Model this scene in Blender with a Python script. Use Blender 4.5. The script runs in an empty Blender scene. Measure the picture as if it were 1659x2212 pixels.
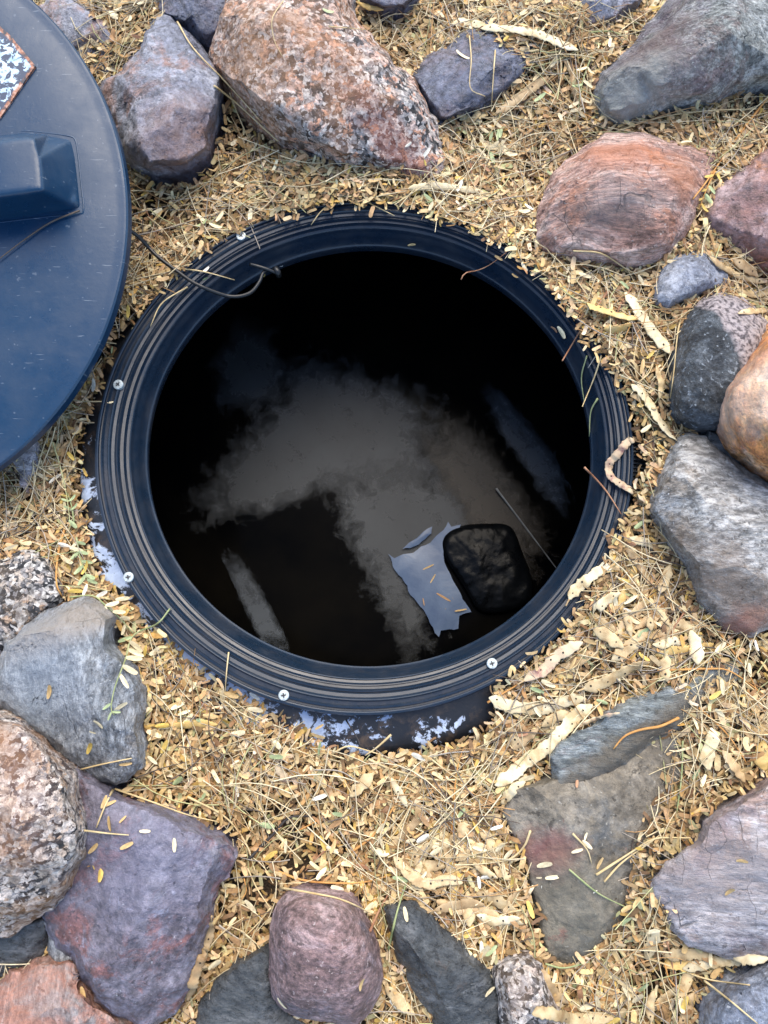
import bpy, bmesh, math, random
import numpy as np
from mathutils import Vector, Matrix, geometry
from mathutils.bvhtree import BVHTree

random.seed(7)
rng = np.random.default_rng(11)
scene = bpy.context.scene
C = scene.collection

# ------------------------------------------------------------------ camera, sky, sun, exposure
CAM_H = 0.86
TILT = math.radians(10.0)
cam_data = bpy.data.cameras.new('camera')
cam_data.sensor_fit = 'VERTICAL'
cam_data.sensor_height = 36.0
cam_data.sensor_width = 27.0
cam_data.lens = 26.0
cam_data.clip_start = 0.02
cam_data.clip_end = 500.0
cam = bpy.data.objects.new('camera', cam_data)
C.objects.link(cam)
cam.location = (0, 0, CAM_H)
cam.rotation_euler = (TILT, 0, 0)
scene.camera = cam

SUN_EL, SUN_AZ = math.radians(54.0), math.radians(10.0)
world = bpy.data.worlds.new('World')
scene.world = world
world.use_nodes = True
wn = world.node_tree
wn.nodes.clear()
sky = wn.nodes.new('ShaderNodeTexSky')
sky.sky_type = 'NISHITA'
sky.sun_disc = False
sky.sun_elevation = SUN_EL
sky.sun_rotation = SUN_AZ
sky.dust_density = 1.5
sky.ozone_density = 0.9
bg = wn.nodes.new('ShaderNodeBackground')
bg.inputs['Strength'].default_value = 0.15
wo = wn.nodes.new('ShaderNodeOutputWorld')
wn.links.new(sky.outputs[0], bg.inputs[0])
wn.links.new(bg.outputs[0], wo.inputs[0])

sun_d = bpy.data.lights.new('sun', 'SUN')
sun_d.energy = 1.5
sun_d.angle = math.radians(52)
sun_d.color = (1.0, 0.89, 0.71)
sun = bpy.data.objects.new('sun', sun_d)
C.objects.link(sun)
sdir = Vector((math.cos(SUN_EL) * math.sin(SUN_AZ), math.cos(SUN_EL) * math.cos(SUN_AZ), math.sin(SUN_EL)))
sun.rotation_euler = sdir.to_track_quat('Z', 'Y').to_euler()
sun.location = sdir * 5

scene.render.engine = 'CYCLES'
scene.view_settings.view_transform = 'Standard'
scene.view_settings.look = 'None'
scene.view_settings.gamma = 1.0
scene.view_settings.use_curve_mapping = False
scene.view_settings.exposure = 1.38
scene.render.film_transparent = False

# ------------------------------------------------------------------ helpers
FPX = 26.0 / 36.0 * 2212.0                     # focal length in the pixels of the sketch the outlines were traced on
CT, ST = math.cos(TILT), math.sin(TILT)

def ray(u, v):
    xc, yc = (u - 829.5) / FPX, -(v - 1106.0) / FPX
    return (xc, yc * CT + ST, yc * ST - CT)

def P(u, v, z=0.0):
    d = ray(u, v)
    t = (z - CAM_H) / d[2]
    return Vector((d[0] * t, d[1] * t, z))

def pix(x, y, z):
    Y, Z = y, z - CAM_H
    yc = Y * CT + Z * ST
    zc = -Y * ST + Z * CT
    return 829.5 + x / -zc * FPX, 1106.0 - yc / -zc * FPX

def hsh(ix, iy, iz, s):
    n = (ix * 374761393 + iy * 668265263 + iz * 2147483647 + s * 974634563) & 0xffffffff
    n = ((n ^ (n >> 13)) * 1274126177) & 0xffffffff
    n = n ^ (n >> 16)
    return (n & 0xffff) / 32767.5 - 1.0

def vnoise(p, s=0):
    p = np.asarray(p, dtype=np.float64)
    i = np.floor(p).astype(np.int64)
    f = p - i
    f = f * f * (3 - 2 * f)
    r = 0
    for dx in (0, 1):
        for dy in (0, 1):
            for dz in (0, 1):
                w = (f[:, 0] if dx else 1 - f[:, 0]) * (f[:, 1] if dy else 1 - f[:, 1]) * (f[:, 2] if dz else 1 - f[:, 2])
                r = r + w * hsh(i[:, 0] + dx, i[:, 1] + dy, i[:, 2] + dz, s)
    return r

def fbm(p, s=0, o=4):
    r, a = 0, 1.0
    p = np.asarray(p, dtype=np.float64)
    for k in range(o):
        r = r + a * vnoise(p * (2.03 ** k) + k * 7.3, s + k)
        a *= 0.5
    return r

def link(name, me, mat=None, parent=None):
    o = bpy.data.objects.new(name, me)
    C.objects.link(o)
    if mat is not None and me is not None:
        if not me.materials:
            me.materials.append(mat)
    if parent is not None:
        o.parent = parent
    return o

def tag(o, label=None, cat=None, group=None, kind=None):
    if label: o['label'] = label
    if cat: o['category'] = cat
    if group: o['group'] = group
    if kind: o['kind'] = kind
    return o

def empty(name, loc, label=None, cat=None, group=None):
    o = bpy.data.objects.new(name, None)
    o.empty_display_size = 0.02
    C.objects.link(o)
    o.location = loc
    return tag(o, label, cat, group)

def mesh_np(name, V, F, smooth=True, col=None):
    """V (n,3); F (m,k) array or list of index tuples"""
    me = bpy.data.meshes.new(name)
    V = np.asarray(V, dtype=np.float32)
    if isinstance(F, np.ndarray):
        m, k = F.shape
        me.vertices.add(len(V)); me.vertices.foreach_set('co', V.ravel())
        me.loops.add(m * k); me.loops.foreach_set('vertex_index', F.astype(np.int32).ravel())
        me.polygons.add(m)
        me.polygons.foreach_set('loop_start', np.arange(0, m * k, k, dtype=np.int32))
        me.update(calc_edges=True)
        me.validate()
    else:
        me.from_pydata(V.tolist(), [], F)
        me.update()
    me.polygons.foreach_set('use_smooth', np.full(len(me.polygons), smooth, dtype=bool))
    if col is not None:
        a = me.color_attributes.new('tint', 'FLOAT_COLOR', 'POINT')
        c = np.ones((len(V), 4), dtype=np.float32); c[:, :3] = col
        a.data.foreach_set('color', c.ravel())
    return me

def spline(pts, n):
    """Catmull-Rom through pts (list of Vector), n samples, roughly uniform"""
    P_ = [np.array(p, dtype=float) for p in pts]
    if len(P_) == 2:
        return np.array([P_[0] + (P_[1] - P_[0]) * t for t in np.linspace(0, 1, n)])
    P_ = [2 * P_[0] - P_[1]] + P_ + [2 * P_[-1] - P_[-2]]
    out = []
    for i in range(1, len(P_) - 2):
        a, b, c, d = P_[i - 1:i + 3]
        for t in np.linspace(0, 1, 13)[:-1]:
            out.append(0.5 * (2 * b + (c - a) * t + (2 * a - 5 * b + 4 * c - d) * t * t + (3 * b - a - 3 * c + d) * t ** 3))
    out.append(P_[-2])
    out = np.array(out)
    s = np.concatenate([[0], np.cumsum(np.linalg.norm(np.diff(out, axis=0), axis=1))])
    q = np.linspace(0, s[-1], n)
    return np.stack([np.interp(q, s, out[:, k]) for k in range(3)], 1)

def tube_arrays(path, rad, sides=6):
    """closed tube along path (n,3), rad (n,)"""
    n = len(path)
    T = np.gradient(path, axis=0)
    T /= np.linalg.norm(T, axis=1, keepdims=True) + 1e-12
    up = np.array([0, 0, 1.0])
    S = np.cross(T, up); ln = np.linalg.norm(S, axis=1, keepdims=True)
    S = np.where(ln > 1e-3, S / (ln + 1e-12), np.array([1.0, 0, 0]))
    U = np.cross(S, T)
    V = []
    for k in range(sides):
        a = 2 * math.pi * k / sides
        V.append(path + (S * math.cos(a) + U * math.sin(a)) * rad[:, None])
    V = np.stack(V, 1).reshape(-1, 3)
    F = []
    for i in range(n - 1):
        for k in range(sides):
            k2 = (k + 1) % sides
            F.append((i * sides + k, (i + 1) * sides + k, (i + 1) * sides + k2, i * sides + k2))
    V = np.vstack([V, path[:1], path[-1:]])
    for k in range(sides):
        k2 = (k + 1) % sides
        F.append((n * sides, k, k2)); F.append((n * sides + 1, (n - 1) * sides + k2, (n - 1) * sides + k))
    return V, F

# ------------------------------------------------------------------ material building
class NT:
    def __init__(self, name):
        self.m = bpy.data.materials.new(name)
        self.m.use_nodes = True
        self.t = self.m.node_tree
        self.t.nodes.clear()
        self.out = self.t.nodes.new('ShaderNodeOutputMaterial')
        self.b = self.t.nodes.new('ShaderNodeBsdfPrincipled')
        self.L(self.b.outputs[0], self.out.inputs[0])
    def L(self, a, b): self.t.links.new(a, b)
    def n(self, ty, **k):
        x = self.t.nodes.new(ty)
        for a, v in k.items(): setattr(x, a, v)
        return x
    def coord(self, sc=(1, 1, 1), rot=(0, 0, 0), loc=(0, 0, 0), warp=0.0, wscale=20):
        tc = self.n('ShaderNodeTexCoord')
        mp = self.n('ShaderNodeMapping')
        mp.inputs['Scale'].default_value = sc; mp.inputs['Rotation'].default_value = rot; mp.inputs['Location'].default_value = loc
        src = tc.outputs['Object']
        if warp:
            nz = self.n('ShaderNodeTexNoise'); nz.inputs['Scale'].default_value = wscale
            self.L(src, nz.inputs['Vector'])
            sb = self.n('ShaderNodeVectorMath', operation='SUBTRACT'); sb.inputs[1].default_value = (.5, .5, .5)
            self.L(nz.outputs['Color'], sb.inputs[0])
            ml = self.n('ShaderNodeVectorMath', operation='SCALE'); ml.inputs['Scale'].default_value = warp
            self.L(sb.outputs[0], ml.inputs[0])
            ad = self.n('ShaderNodeVectorMath', operation='ADD'); self.L(src, ad.inputs[0]); self.L(ml.outputs[0], ad.inputs[1])
            src = ad.outputs[0]
        self.L(src, mp.inputs['Vector'])
        return mp.outputs[0]
    def noise(self, vec, scale, detail=5, rough=.6, dist=0.0):
        x = self.n('ShaderNodeTexNoise')
        x.inputs['Scale'].default_value = scale; x.inputs['Detail'].default_value = detail
        x.inputs['Roughness'].default_value = rough; x.inputs['Distortion'].default_value = dist
        if vec is not None: self.L(vec, x.inputs['Vector'])
        return x.outputs[0]
    def vor(self, vec, scale, feature='F1', out='Color', rnd=1.0):
        x = self.n('ShaderNodeTexVoronoi', feature=feature)
        x.inputs['Scale'].default_value = scale; x.inputs['Randomness'].default_value = rnd
        self.L(vec, x.inputs['Vector'])
        return x.outputs[out]
    def ramp(self, fac, stops, interp='LINEAR'):
        r = self.n('ShaderNodeValToRGB'); cr = r.color_ramp; cr.interpolation = interp
        while len(cr.elements) > 1: cr.elements.remove(cr.elements[0])
        for i, (p, c) in enumerate(stops):
            e = cr.elements[0] if i == 0 else cr.elements.new(p)
            e.position = p
            if not hasattr(c, '__len__'): c = (c, c, c)
            e.color = (*c, 1)
        self.L(fac, r.inputs[0])
        return r.outputs[0]
    def mix(self, fac, a, b, blend='MIX'):
        m = self.n('ShaderNodeMix', data_type='RGBA', blend_type=blend)
        for v, i in ((fac, 0), (a, 6), (b, 7)):
            if isinstance(v, (int, float)): m.inputs[i].default_value = v
            elif isinstance(v, tuple): m.inputs[i].default_value = (*v, 1)
            else: self.L(v, m.inputs[i])
        return m.outputs[2]
    def math(self, op, a, b=0.0, clamp=False):
        m = self.n('ShaderNodeMath', operation=op); m.use_clamp = clamp
        for v, i in ((a, 0), (b, 1)):
            if isinstance(v, (int, float)): m.inputs[i].default_value = v
            else: self.L(v, m.inputs[i])
        return m.outputs[0]
    def bump(self, h, strength=.5, dist=.002, prev=None):
        b = self.n('ShaderNodeBump'); b.inputs['Strength'].default_value = strength; b.inputs['Distance'].default_value = dist
        self.L(h, b.inputs['Height'])
        if prev is not None: self.L(prev, b.inputs['Normal'])
        return b.outputs[0]
    def set(self, **k):
        for a, v in k.items():
            i = self.b.inputs[{'base': 'Base Color', 'rough': 'Roughness', 'spec': 'Specular IOR Level', 'normal': 'Normal', 'metal': 'Metallic',
                               'coat': 'Coat Weight', 'alpha': 'Alpha', 'ior': 'IOR', 'coatr': 'Coat Roughness'}[a]]
            if isinstance(v, (int, float)): i.default_value = v
            elif isinstance(v, tuple): i.default_value = (*v, 1)
            else: self.L(v, i)
        return self.m

def granite(name, cols, dark=(.02, .02, .022), stain=None, seed=0., grain=95, darkamt=.5, white=(.52, .48, .44)):
    t = NT(name)
    v = t.coord(warp=.012, wscale=70, loc=(seed, seed * 2, 0))
    cell = t.vor(v, grain, out='Color')
    sep = t.n('ShaderNodeSeparateColor'); t.L(cell, sep.inputs[0])
    k = len(cols)
    base = t.ramp(sep.outputs[0], [(i / k, c) for i, c in enumerate(cols)], 'CONSTANT')
    v2 = t.coord(warp=.006, wscale=160, loc=(seed + 3, 0, seed))
    cell2 = t.vor(v2, grain * 2.3, out='Color')
    sep2 = t.n('ShaderNodeSeparateColor'); t.L(cell2, sep2.inputs[0])
    fine = t.ramp(sep2.outputs[0], [(0, dark), (.34, (.07, .07, .075)), (.5, (.24, .23, .23)), (.72, white)], 'CONSTANT')
    big = t.noise(v, 85, 5, .72)
    fsel = t.ramp(big, [(darkamt - .03, 1.0), (darkamt + .03, 0.0)])
    c = t.mix(fsel, base, fine)
    mott = t.noise(v, 240, 3, .7)
    c = t.mix(.8, c, t.ramp(mott, [(.39, .42), (.61, 1.5)]), 'MULTIPLY')
    if stain:
        sc, amt, scale = stain
        sn = t.noise(t.coord(loc=(seed * 5, 1, 2)), scale, 5, .6)
        c = t.mix(t.math('MULTIPLY', t.ramp(sn, [(.47, 0.0), (.62, 1.0)]), amt), c, sc)
    h = t.math('ADD', t.noise(v, 110, 6, .78), t.math('MULTIPLY', sep2.outputs[1], .3))
    n = t.bump(h, .9, .004)
    n = t.bump(t.noise(v, 420, 2, .6), .3, .001, n)
    return t.set(base=c, rough=t.ramp(mott, [(.3, .38), (.7, .75)]), spec=.5, normal=n)

def stone(name, stops, scale=14, sx=(1, 1, 1), rot=0.0, stains=(), fleck=None, rough=.55, bump=.5, seed=0., chips=0.0, mottle=.5, cracks=False, edge=.16):
    stops = [(p, tuple(min(.64, x * 1.08) for x in q)) for p, q in stops]
    t = NT(name)
    v = t.coord(sc=sx, rot=(0, 0, rot), warp=.03, wscale=9, loc=(seed, seed * 1.7, seed))
    iso = t.coord(loc=(seed * 2, seed, 1.0), warp=.01, wscale=30)
    f = t.noise(v, scale, 8, .74, .6)
    c = t.ramp(f, [(.5 + (p - .5) * .46, q) for p, q in stops])
    for (sc, amt, ss, lo, hi) in stains:
        sn = t.noise(iso, ss, 8, .74, .5)
        c = t.mix(t.math('MULTIPLY', t.ramp(sn, [(lo, 0.0), (lo + (hi - lo) * .7, 1.0)]), min(1, amt * 1.15)), c, sc)
    fine = t.noise(v, scale * 7, 6, .8)
    c = t.mix(min(1, mottle * 1.35), c, t.ramp(fine, [(.40, .36), (.5, .97), (.60, 1.7)]), 'MULTIPLY')
    pits = t.noise(iso, 95, 3, .7)
    c = t.mix(t.ramp(pits, [(.33, .7), (.40, 0.0)]), c, tuple(x * .30 for x in stops[0][1]))
    if fleck:
        fc, fs, thr = fleck
        fn = t.noise(iso, fs, 2, .5)
        c = t.mix(t.ramp(fn, [(thr - .03, 0.0), (thr + .03, .8)]), c, fc)
    if edge:
        ge = t.n('ShaderNodeNewGeometry')
        ew = t.math('ADD', ge.outputs['Pointiness'], t.math('MULTIPLY', t.math('SUBTRACT', fine, .5), .10))
        c = t.mix(t.math('MULTIPLY', t.ramp(ew, [(.53, 0.0), (.60, 1.0)]), edge), c, tuple(min(.62, x * 1.7 + .05) for x in stops[-1][1]))
    h = t.math('ADD', t.noise(v, scale * 3, 8, .75), t.math('MULTIPLY', t.noise(iso, 150, 5, .8), .45))
    n = t.bump(h, min(1, bump * 1.5), .006)
    n = t.bump(pits, .35, .002, n)
    if chips:
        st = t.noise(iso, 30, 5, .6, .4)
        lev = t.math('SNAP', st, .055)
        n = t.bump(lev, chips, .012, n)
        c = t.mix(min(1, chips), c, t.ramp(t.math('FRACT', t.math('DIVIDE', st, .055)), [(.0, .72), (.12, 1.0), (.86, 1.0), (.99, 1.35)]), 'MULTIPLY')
    n = t.bump(t.noise(iso, 480, 3, .7), .35, .001, n)
    if cracks:
        cv = t.coord(sc=(1, .22, 1), rot=(0, 0, rot + 1.57), warp=.03, wscale=24, loc=(seed, 3, 1))
        cd = t.vor(cv, 34, 'DISTANCE_TO_EDGE', 'Distance')
        cm = t.ramp(cd, [(0.0, 1.0), (.016, 0.0)])
        pm = t.ramp(t.noise(iso, 18, 3), [(.52, 0.0), (.60, 1.0)])
        cm = t.math('MULTIPLY', cm, pm)
        n = t.bump(t.math('SUBTRACT', 1.0, cm), .6, .004, n)
        c = t.mix(t.math('MULTIPLY', cm, .7), c, (.03, .028, .026))
    rg = t.ramp(fine, [(.41, max(.15, rough - .18)), (.59, min(1, rough + .15))])
    return t.set(base=c, rough=rg, spec=.5, normal=n)

def plastic(name, base=(.008, .0175, .033), rough=.3, dust=.25, bumps=.12, spec=.5, dustcol=(.16, .14, .12), seed=0., specks=0.0, scratch=0.0, groove=0.0):
    t = NT(name)
    v = t.coord(loc=(seed, 0, 0))
    d = t.noise(v, 16, 6, .7)
    f = t.noise(v, 300, 3, .7)
    dm = t.math('MULTIPLY', t.ramp(d, [(.46, 0.0), (.72, 1.0)]), dust)
    c = t.mix(dm, base, dustcol)
    if specks:
        sn = t.noise(v, 190, 1, .4)
        c = t.mix(t.ramp(sn, [(.735, 0.0), (.76, specks)]), c, (.42, .47, .52))
        sn2 = t.noise(t.coord(sc=(1, 1, 1), loc=(9, 4, 0)), 75, 4, .75)
        c = t.mix(t.math('MULTIPLY', t.ramp(sn2, [(.66, 0.0), (.72, 1.0)]), specks * .22), c, (.35, .4, .46))
    if scratch:
        sv = t.coord(sc=(1, 14, 1), rot=(0, 0, .7), loc=(2, 2, 2), warp=.02, wscale=8)
        sn = t.noise(sv, 40, 2, .5)
        c = t.mix(t.math('MULTIPLY', t.ramp(sn, [(.7, 0.0), (.73, 1.0)]), scratch), c, (.3, .34, .38))
    r = t.ramp(d, [(.35, rough), (.75, min(1, rough + .3))])
    if groove:
        ge = t.n('ShaderNodeNewGeometry')
        gm = t.math('ADD', ge.outputs['Pointiness'], t.math('MULTIPLY', t.math('SUBTRACT', t.noise(v, 55, 6, .75), .5), .22))
        gm = t.ramp(gm, [(.41, groove), (.485, 0.0)])
        c = t.mix(gm, c, t.ramp(t.noise(v, 200, 3), [(.35, (.05, .035, .022)), (.65, (.17, .125, .08))]))
        r = t.mix(gm, r, (.85, .85, .85))
        sc = t.ramp(t.noise(t.coord(loc=(3, 1, 0), warp=.03, wscale=10), 24, 7, .8), [(.60, 0.0), (.70, .35)])
        r = t.mix(sc, r, (.6, .6, .6)); c = t.mix(t.math('MULTIPLY', sc, .5), c, (.05, .055, .06))
    n = t.bump(t.noise(v, 90, 5, .7), bumps, .0015)
    n = t.bump(f, .06, .0006, n)
    return t.set(base=c, rough=r, spec=spec, normal=n)

def plain(name, base, rough=.5, spec=.5, metal=0., var=.3, scale=120, bump=.15):
    t = NT(name)
    f = t.noise(t.coord(), scale, 4, .65)
    c = t.mix(1.0, base, t.ramp(f, [(.3, 1 - var), (.7, 1 + var)]), 'MULTIPLY')
    return t.set(base=c, rough=rough, spec=spec, metal=metal, normal=t.bump(f, bump, .001))
# ------------------------------------------------------------------ where the riser stands
ZT, ZI = 0.030, -0.012                          # top of the flange, height of the inner lip
def ell(l, r, t, b, z):
    pl, pr = P(l[0], l[1], z), P(r[0], r[1], z); pt, pb = P(t[0], t[1], z), P(b[0], b[1], z)
    return np.array([(pl.x + pr.x) / 2, (pt.y + pb.y) / 2, (pr.x - pl.x) / 2, (pt.y - pb.y) / 2])
E_OUT = ell((200.5, 1000), (1371, 980), (790, 432), (772, 1547.5), ZT)
E_IN = ell((320.5, 960), (1275.5, 960), (812, 533), (812, 1439.5), ZI)
E_COL = ell((164, 1060), (1408, 1000), (790, 420), (800, 1637), 0.0)
RCX, RCY = float(E_OUT[0]), float(E_OUT[1])

def rr_of(x, y):
    return np.sqrt(((x - E_OUT[0]) / E_OUT[2]) ** 2 + ((y - E_OUT[1]) / E_OUT[3]) ** 2)

MOUNDS = [(1450, 1790, .026, .038), (1560, 1640, .024, .045), (1400, 1930, .016, .03), (1350, 1400, .022, .06), (1480, 1420, .02, .05), (1290, 720, .012, .06), (950, 1850, .010, .12),
          (300, 60, .030, .06), (800, 410, .012, .08), (1500, 290, .03, .08), (1640, 480, .02, .05), (1480, 620, .012, .05), (1120, 130, .022, .07),
          (1230, 120, .02, .05), (640, 1830, -.012, .07)]
MOUNDS = [(P(u, v, 0).x, P(u, v, 0).y, a, s) for u, v, a, s in MOUNDS]

OCC = None
GX0, GY0, GS = -.75, -.60, .006
GN, GM = 250, 290
def litter_z(x, y):
    x = np.asarray(x, dtype=float); y = np.asarray(y, dtype=float)
    rr = rr_of(x, y)
    th = np.arctan2(y - RCY, x - RCX)
    side = np.clip(.5 + .5 * (np.cos(th) * .72 + np.sin(th) * .75), 0, 1)
    near = np.exp(-((np.maximum(rr, 1) - 1) / .22) ** 2)
    z = .008 + near * (-.001 + .018 * side)
    for mx, my, a, s in MOUNDS:
        z = z + a * np.exp(-((x - mx) ** 2 + (y - my) ** 2) / (2 * s * s))
    if OCC is not None:                      # litter drifts up against the stones
        i = np.clip(((x - GX0) / GS).astype(int), 0, GN - 1); j = np.clip(((y - GY0) / GS).astype(int), 0, GM - 1)
        z = z + .012 * OCC[i, j]
    q = np.stack([x.ravel() * 14, y.ravel() * 14, np.zeros(x.size)], 1)
    z = z + .005 * fbm(q, 3, 3).reshape(x.shape)
    return z

# ------------------------------------------------------------------ ground
def soil_material():
    t = NT('soil')
    v = t.coord()
    f = t.noise(v, 30, 8, .7); g = t.noise(v, 260, 4, .7)
    c = t.ramp(f, [(.3, (.035, .026, .018)), (.55, (.085, .062, .042)), (.75, (.15, .115, .08))])
    c = t.mix(.6, c, t.ramp(g, [(.3, .5), (.7, 1.5)]), 'MULTIPLY')
    return t.set(base=c, rough=.95, spec=.25, normal=t.bump(g, .8, .004))
M_SOIL = soil_material()
def build_ground():
    n = 128
    ks = [.975, 1.0, 1.05, 1.12, 1.2, 1.32, 1.5, 1.75, 2.1, 2.6, 3.5, 6, 14, 40, 150]
    V, F = [], []
    for j, k in enumerate(ks):
        for i in range(n):
            a = 2 * math.pi * i / n
            x, y = E_COL[0] + E_COL[2] * k * math.cos(a), E_COL[1] + E_COL[3] * k * math.sin(a)
            V.append((x, y, 0))
    V = np.array(V)
    near = np.clip((3 - rr_of(V[:, 0], V[:, 1])) / .8, 0, 1)
    V[:, 2] = -.020 + (litter_z(V[:, 0], V[:, 1]) - .012) * near
    V[:, 2] = np.minimum(V[:, 2], np.where(rr_of(V[:, 0], V[:, 1]) < 1.13, -.014, 9))
    for j in range(len(ks) - 1):
        for i in range(n):
            i2 = (i + 1) % n
            F.append((j * n + i, (j + 1) * n + i, (j + 1) * n + i2, j * n + i2))
    tag(link('ground', mesh_np('ground', V, F), M_SOIL), kind='structure')
build_ground()

# ------------------------------------------------------------------ black plastic riser with its flange, lip, pipe and collar
M_PLASTIC = plastic('black_plastic', rough=.21, groove=.14, dust=.16, bumps=.10, dustcol=(.10, .085, .07))  # bluish default base puts sky sheen into black plastic
M_PIPE = plastic('pipe_plastic', base=(.008, .010, .011), rough=.45, dust=.2, dustcol=(.04, .035, .03))
def collar_material():
    t = NT('worn_collar')
    v = t.coord(warp=.02, wscale=40)
    f = t.noise(v, 26, 8, .72, .3)
    tc = t.n('ShaderNodeTexCoord'); sp = t.n('ShaderNodeSeparateXYZ'); t.L(tc.outputs['Object'], sp.inputs[0])
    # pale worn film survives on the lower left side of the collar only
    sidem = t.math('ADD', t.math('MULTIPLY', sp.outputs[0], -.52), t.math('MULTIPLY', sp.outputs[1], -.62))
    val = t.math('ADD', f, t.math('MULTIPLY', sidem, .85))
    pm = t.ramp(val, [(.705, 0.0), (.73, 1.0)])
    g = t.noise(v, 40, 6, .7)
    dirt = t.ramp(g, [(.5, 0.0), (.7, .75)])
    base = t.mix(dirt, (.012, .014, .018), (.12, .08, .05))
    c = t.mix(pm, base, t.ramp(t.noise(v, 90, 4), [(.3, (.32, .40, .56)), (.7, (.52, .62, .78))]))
    r = t.ramp(pm, [(0, .35), (1, .6)])
    n = t.bump(t.noise(v, 120, 5, .7), .2, .0015)
    n = t.bump(pm, .25, .001, n)
    return t.set(base=c, rough=r, normal=n)
M_COLLAR = collar_material()

def lathe_ell(prof, n=220, jit=0.0):
    """prof: list of (ellipse (cx,cy,rx,ry), z) from outside in"""
    V, F = [], []
    for j, (e, z) in enumerate(prof):
        a = np.linspace(0, 2 * math.pi, n, endpoint=False)
        V.append(np.stack([e[0] + e[2] * np.cos(a), e[1] + e[3] * np.sin(a), np.full(n, z)], 1))
    V = np.vstack(V)
    if jit:
        V[:, 2] += jit * fbm(V * 9, 5, 3)
        V[:, :2] += (jit * .8 * fbm(V * 7 + 4, 9, 2))[:, None] * (V[:, :2] - [RCX, RCY])
    for j in range(len(prof) - 1):
        for i in range(n):
            i2 = (i + 1) % n
            F.append((j * n + i, j * n + i2, (j + 1) * n + i2, (j + 1) * n + i))
    return V, F

def le(s): return E_OUT + (E_IN - E_OUT) * s
def offs(e, d): return e + np.array([0, 0, d, d])

SOLID = []                                       # (verts, faces) of what litter can lie on, for finding surfaces
def solid(V, F): SOLID.append(BVHTree.FromPolygons([tuple(v) for v in V], [tuple(f) for f in F]))

riser = empty('tank_riser', (RCX, RCY, 0), 'round black plastic riser opening with grooved flange around dark water', 'riser')
def rpart(name, V, F, mat, parent=riser, sharp=24, solid_=True):
    if solid_: solid(V, F)
    V = np.asarray(V) - np.array([RCX, RCY, 0])
    me = mesh_np(name, V, F)
    me.set_sharp_from_angle(angle=math.radians(sharp))
    return link(name, me, mat, parent)

FW = .059
def pr(tbl): return [(le(d / FW), z) for d, z in tbl]
flange_prof = [(offs(E_OUT, .0), -.03), (offs(E_OUT, .0), .0255)] + pr([
    (.0012, .0285), (.0040, .0290), (.0052, .0283), (.0058, .0258), (.0080, .0256), (.0088, .0282), (.0112, .0286), (.0120, .0270), (.0128, .0264),
    (.0172, .0266), (.0180, .0284), (.0192, .0290), (.0204, .0284), (.0212, .0268), (.0222, .0250), (.0262, .0244), (.0270, .0226), (.0278, .0222)])
flange2 = pr([(.0278, .0222), (.0288, .0236), (.0302, .0238), (.0312, .0220), (.0322, .0196), (.0352, .0190), (.0360, .0208), (.0372, .0206), (.0380, .0180), (.0392, .0156), (.0424, .0146)])
lip = pr([(.0424, .0146), (.0434, .0160), (.0446, .0152), (.0454, .0118), (.0470, .0080), (.0505, .0040), (.0512, .0010), (.0560, -.0090), (.0572, -.0100), (.0585, -.0108), (.0590, -.0125)])
lip += [(offs(E_IN, .0004), -.016), (offs(E_IN, .004), -.030)]
pipe = [(offs(E_IN, .004), -.030), (offs(E_IN, .030), -.05), (offs(E_IN, .06), -.10), (offs(E_IN, .30), -.13), (offs(E_IN, .42), -.16), (offs(E_IN, .45), -.30), (offs(E_IN, .45), -.34)]
V, F = lathe_ell(flange_prof, jit=.0010); rpart('flange', V, F, M_PLASTIC, sharp=40)
V, F = lathe_ell(flange2, jit=.0010); rpart('stepped_ring', V, F, M_PLASTIC, sharp=40)
V, F = lathe_ell(lip, jit=.0010); rpart('inner_lip', V, F, M_PLASTIC, sharp=40)
V, F = lathe_ell(pipe, n=120); rpart('pipe_wall', V, F, M_PIPE, solid_=False)
col_prof = [(offs(E_COL, .006), -.06), (offs(E_COL, .001), -.018), (offs(E_COL, -.001), -.006), (offs(E_COL, -.004), -.0015), (offs(E_COL, -.012), .001), (offs(E_OUT, .004), .002), (offs(E_OUT, -.004), .002)]
V, F = lathe_ell(col_prof, n=200, jit=.0012); rpart('collar', V, F, M_COLLAR, sharp=50)

# raised cross ribs on the bare right side of the collar
V, F = [], []
for k in range(58):
    a = math.radians(-14 + k * .88)
    ca, sa = math.cos(a), math.sin(a)
    for (d0, d1) in ((.0065, .0135), (.0150, .0220)):
        q = []
        for d, da in ((d0, -.0022), (d1, -.0022), (d1, .0022), (d0, .0022)):
            e = offs(E_OUT, d); q.append((e[0] + e[2] * math.cos(a + da), e[1] + e[3] * math.sin(a + da)))
        b = len(V)
        V += [(x, y, .000) for x, y in q] + [(x, y, .0042) for x, y in q]
        F += [(b + 4, b + 5, b + 6, b + 7)] + [(b + i, b + (i + 1) % 4, b + 4 + (i + 1) % 4, b + 4 + i) for i in range(4)]
o = rpart('collar_rib', V, F, M_PLASTIC, solid_=False); o['kind'] = 'stuff'

def hit(u, v, extra=None):
    """where the sight line of this outline point meets a solid, or None"""
    d = Vector(ray(u, v)).normalized()
    best, bn = None, None
    for b in (extra or SOLID):
        loc, nor, idx, dist = b.ray_cast(Vector((0, 0, CAM_H)), d)
        if loc is not None and (best is None or dist < best[1]): best, bn = (loc, dist), nor
    return (best[0], bn) if best else (None, None)

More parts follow.
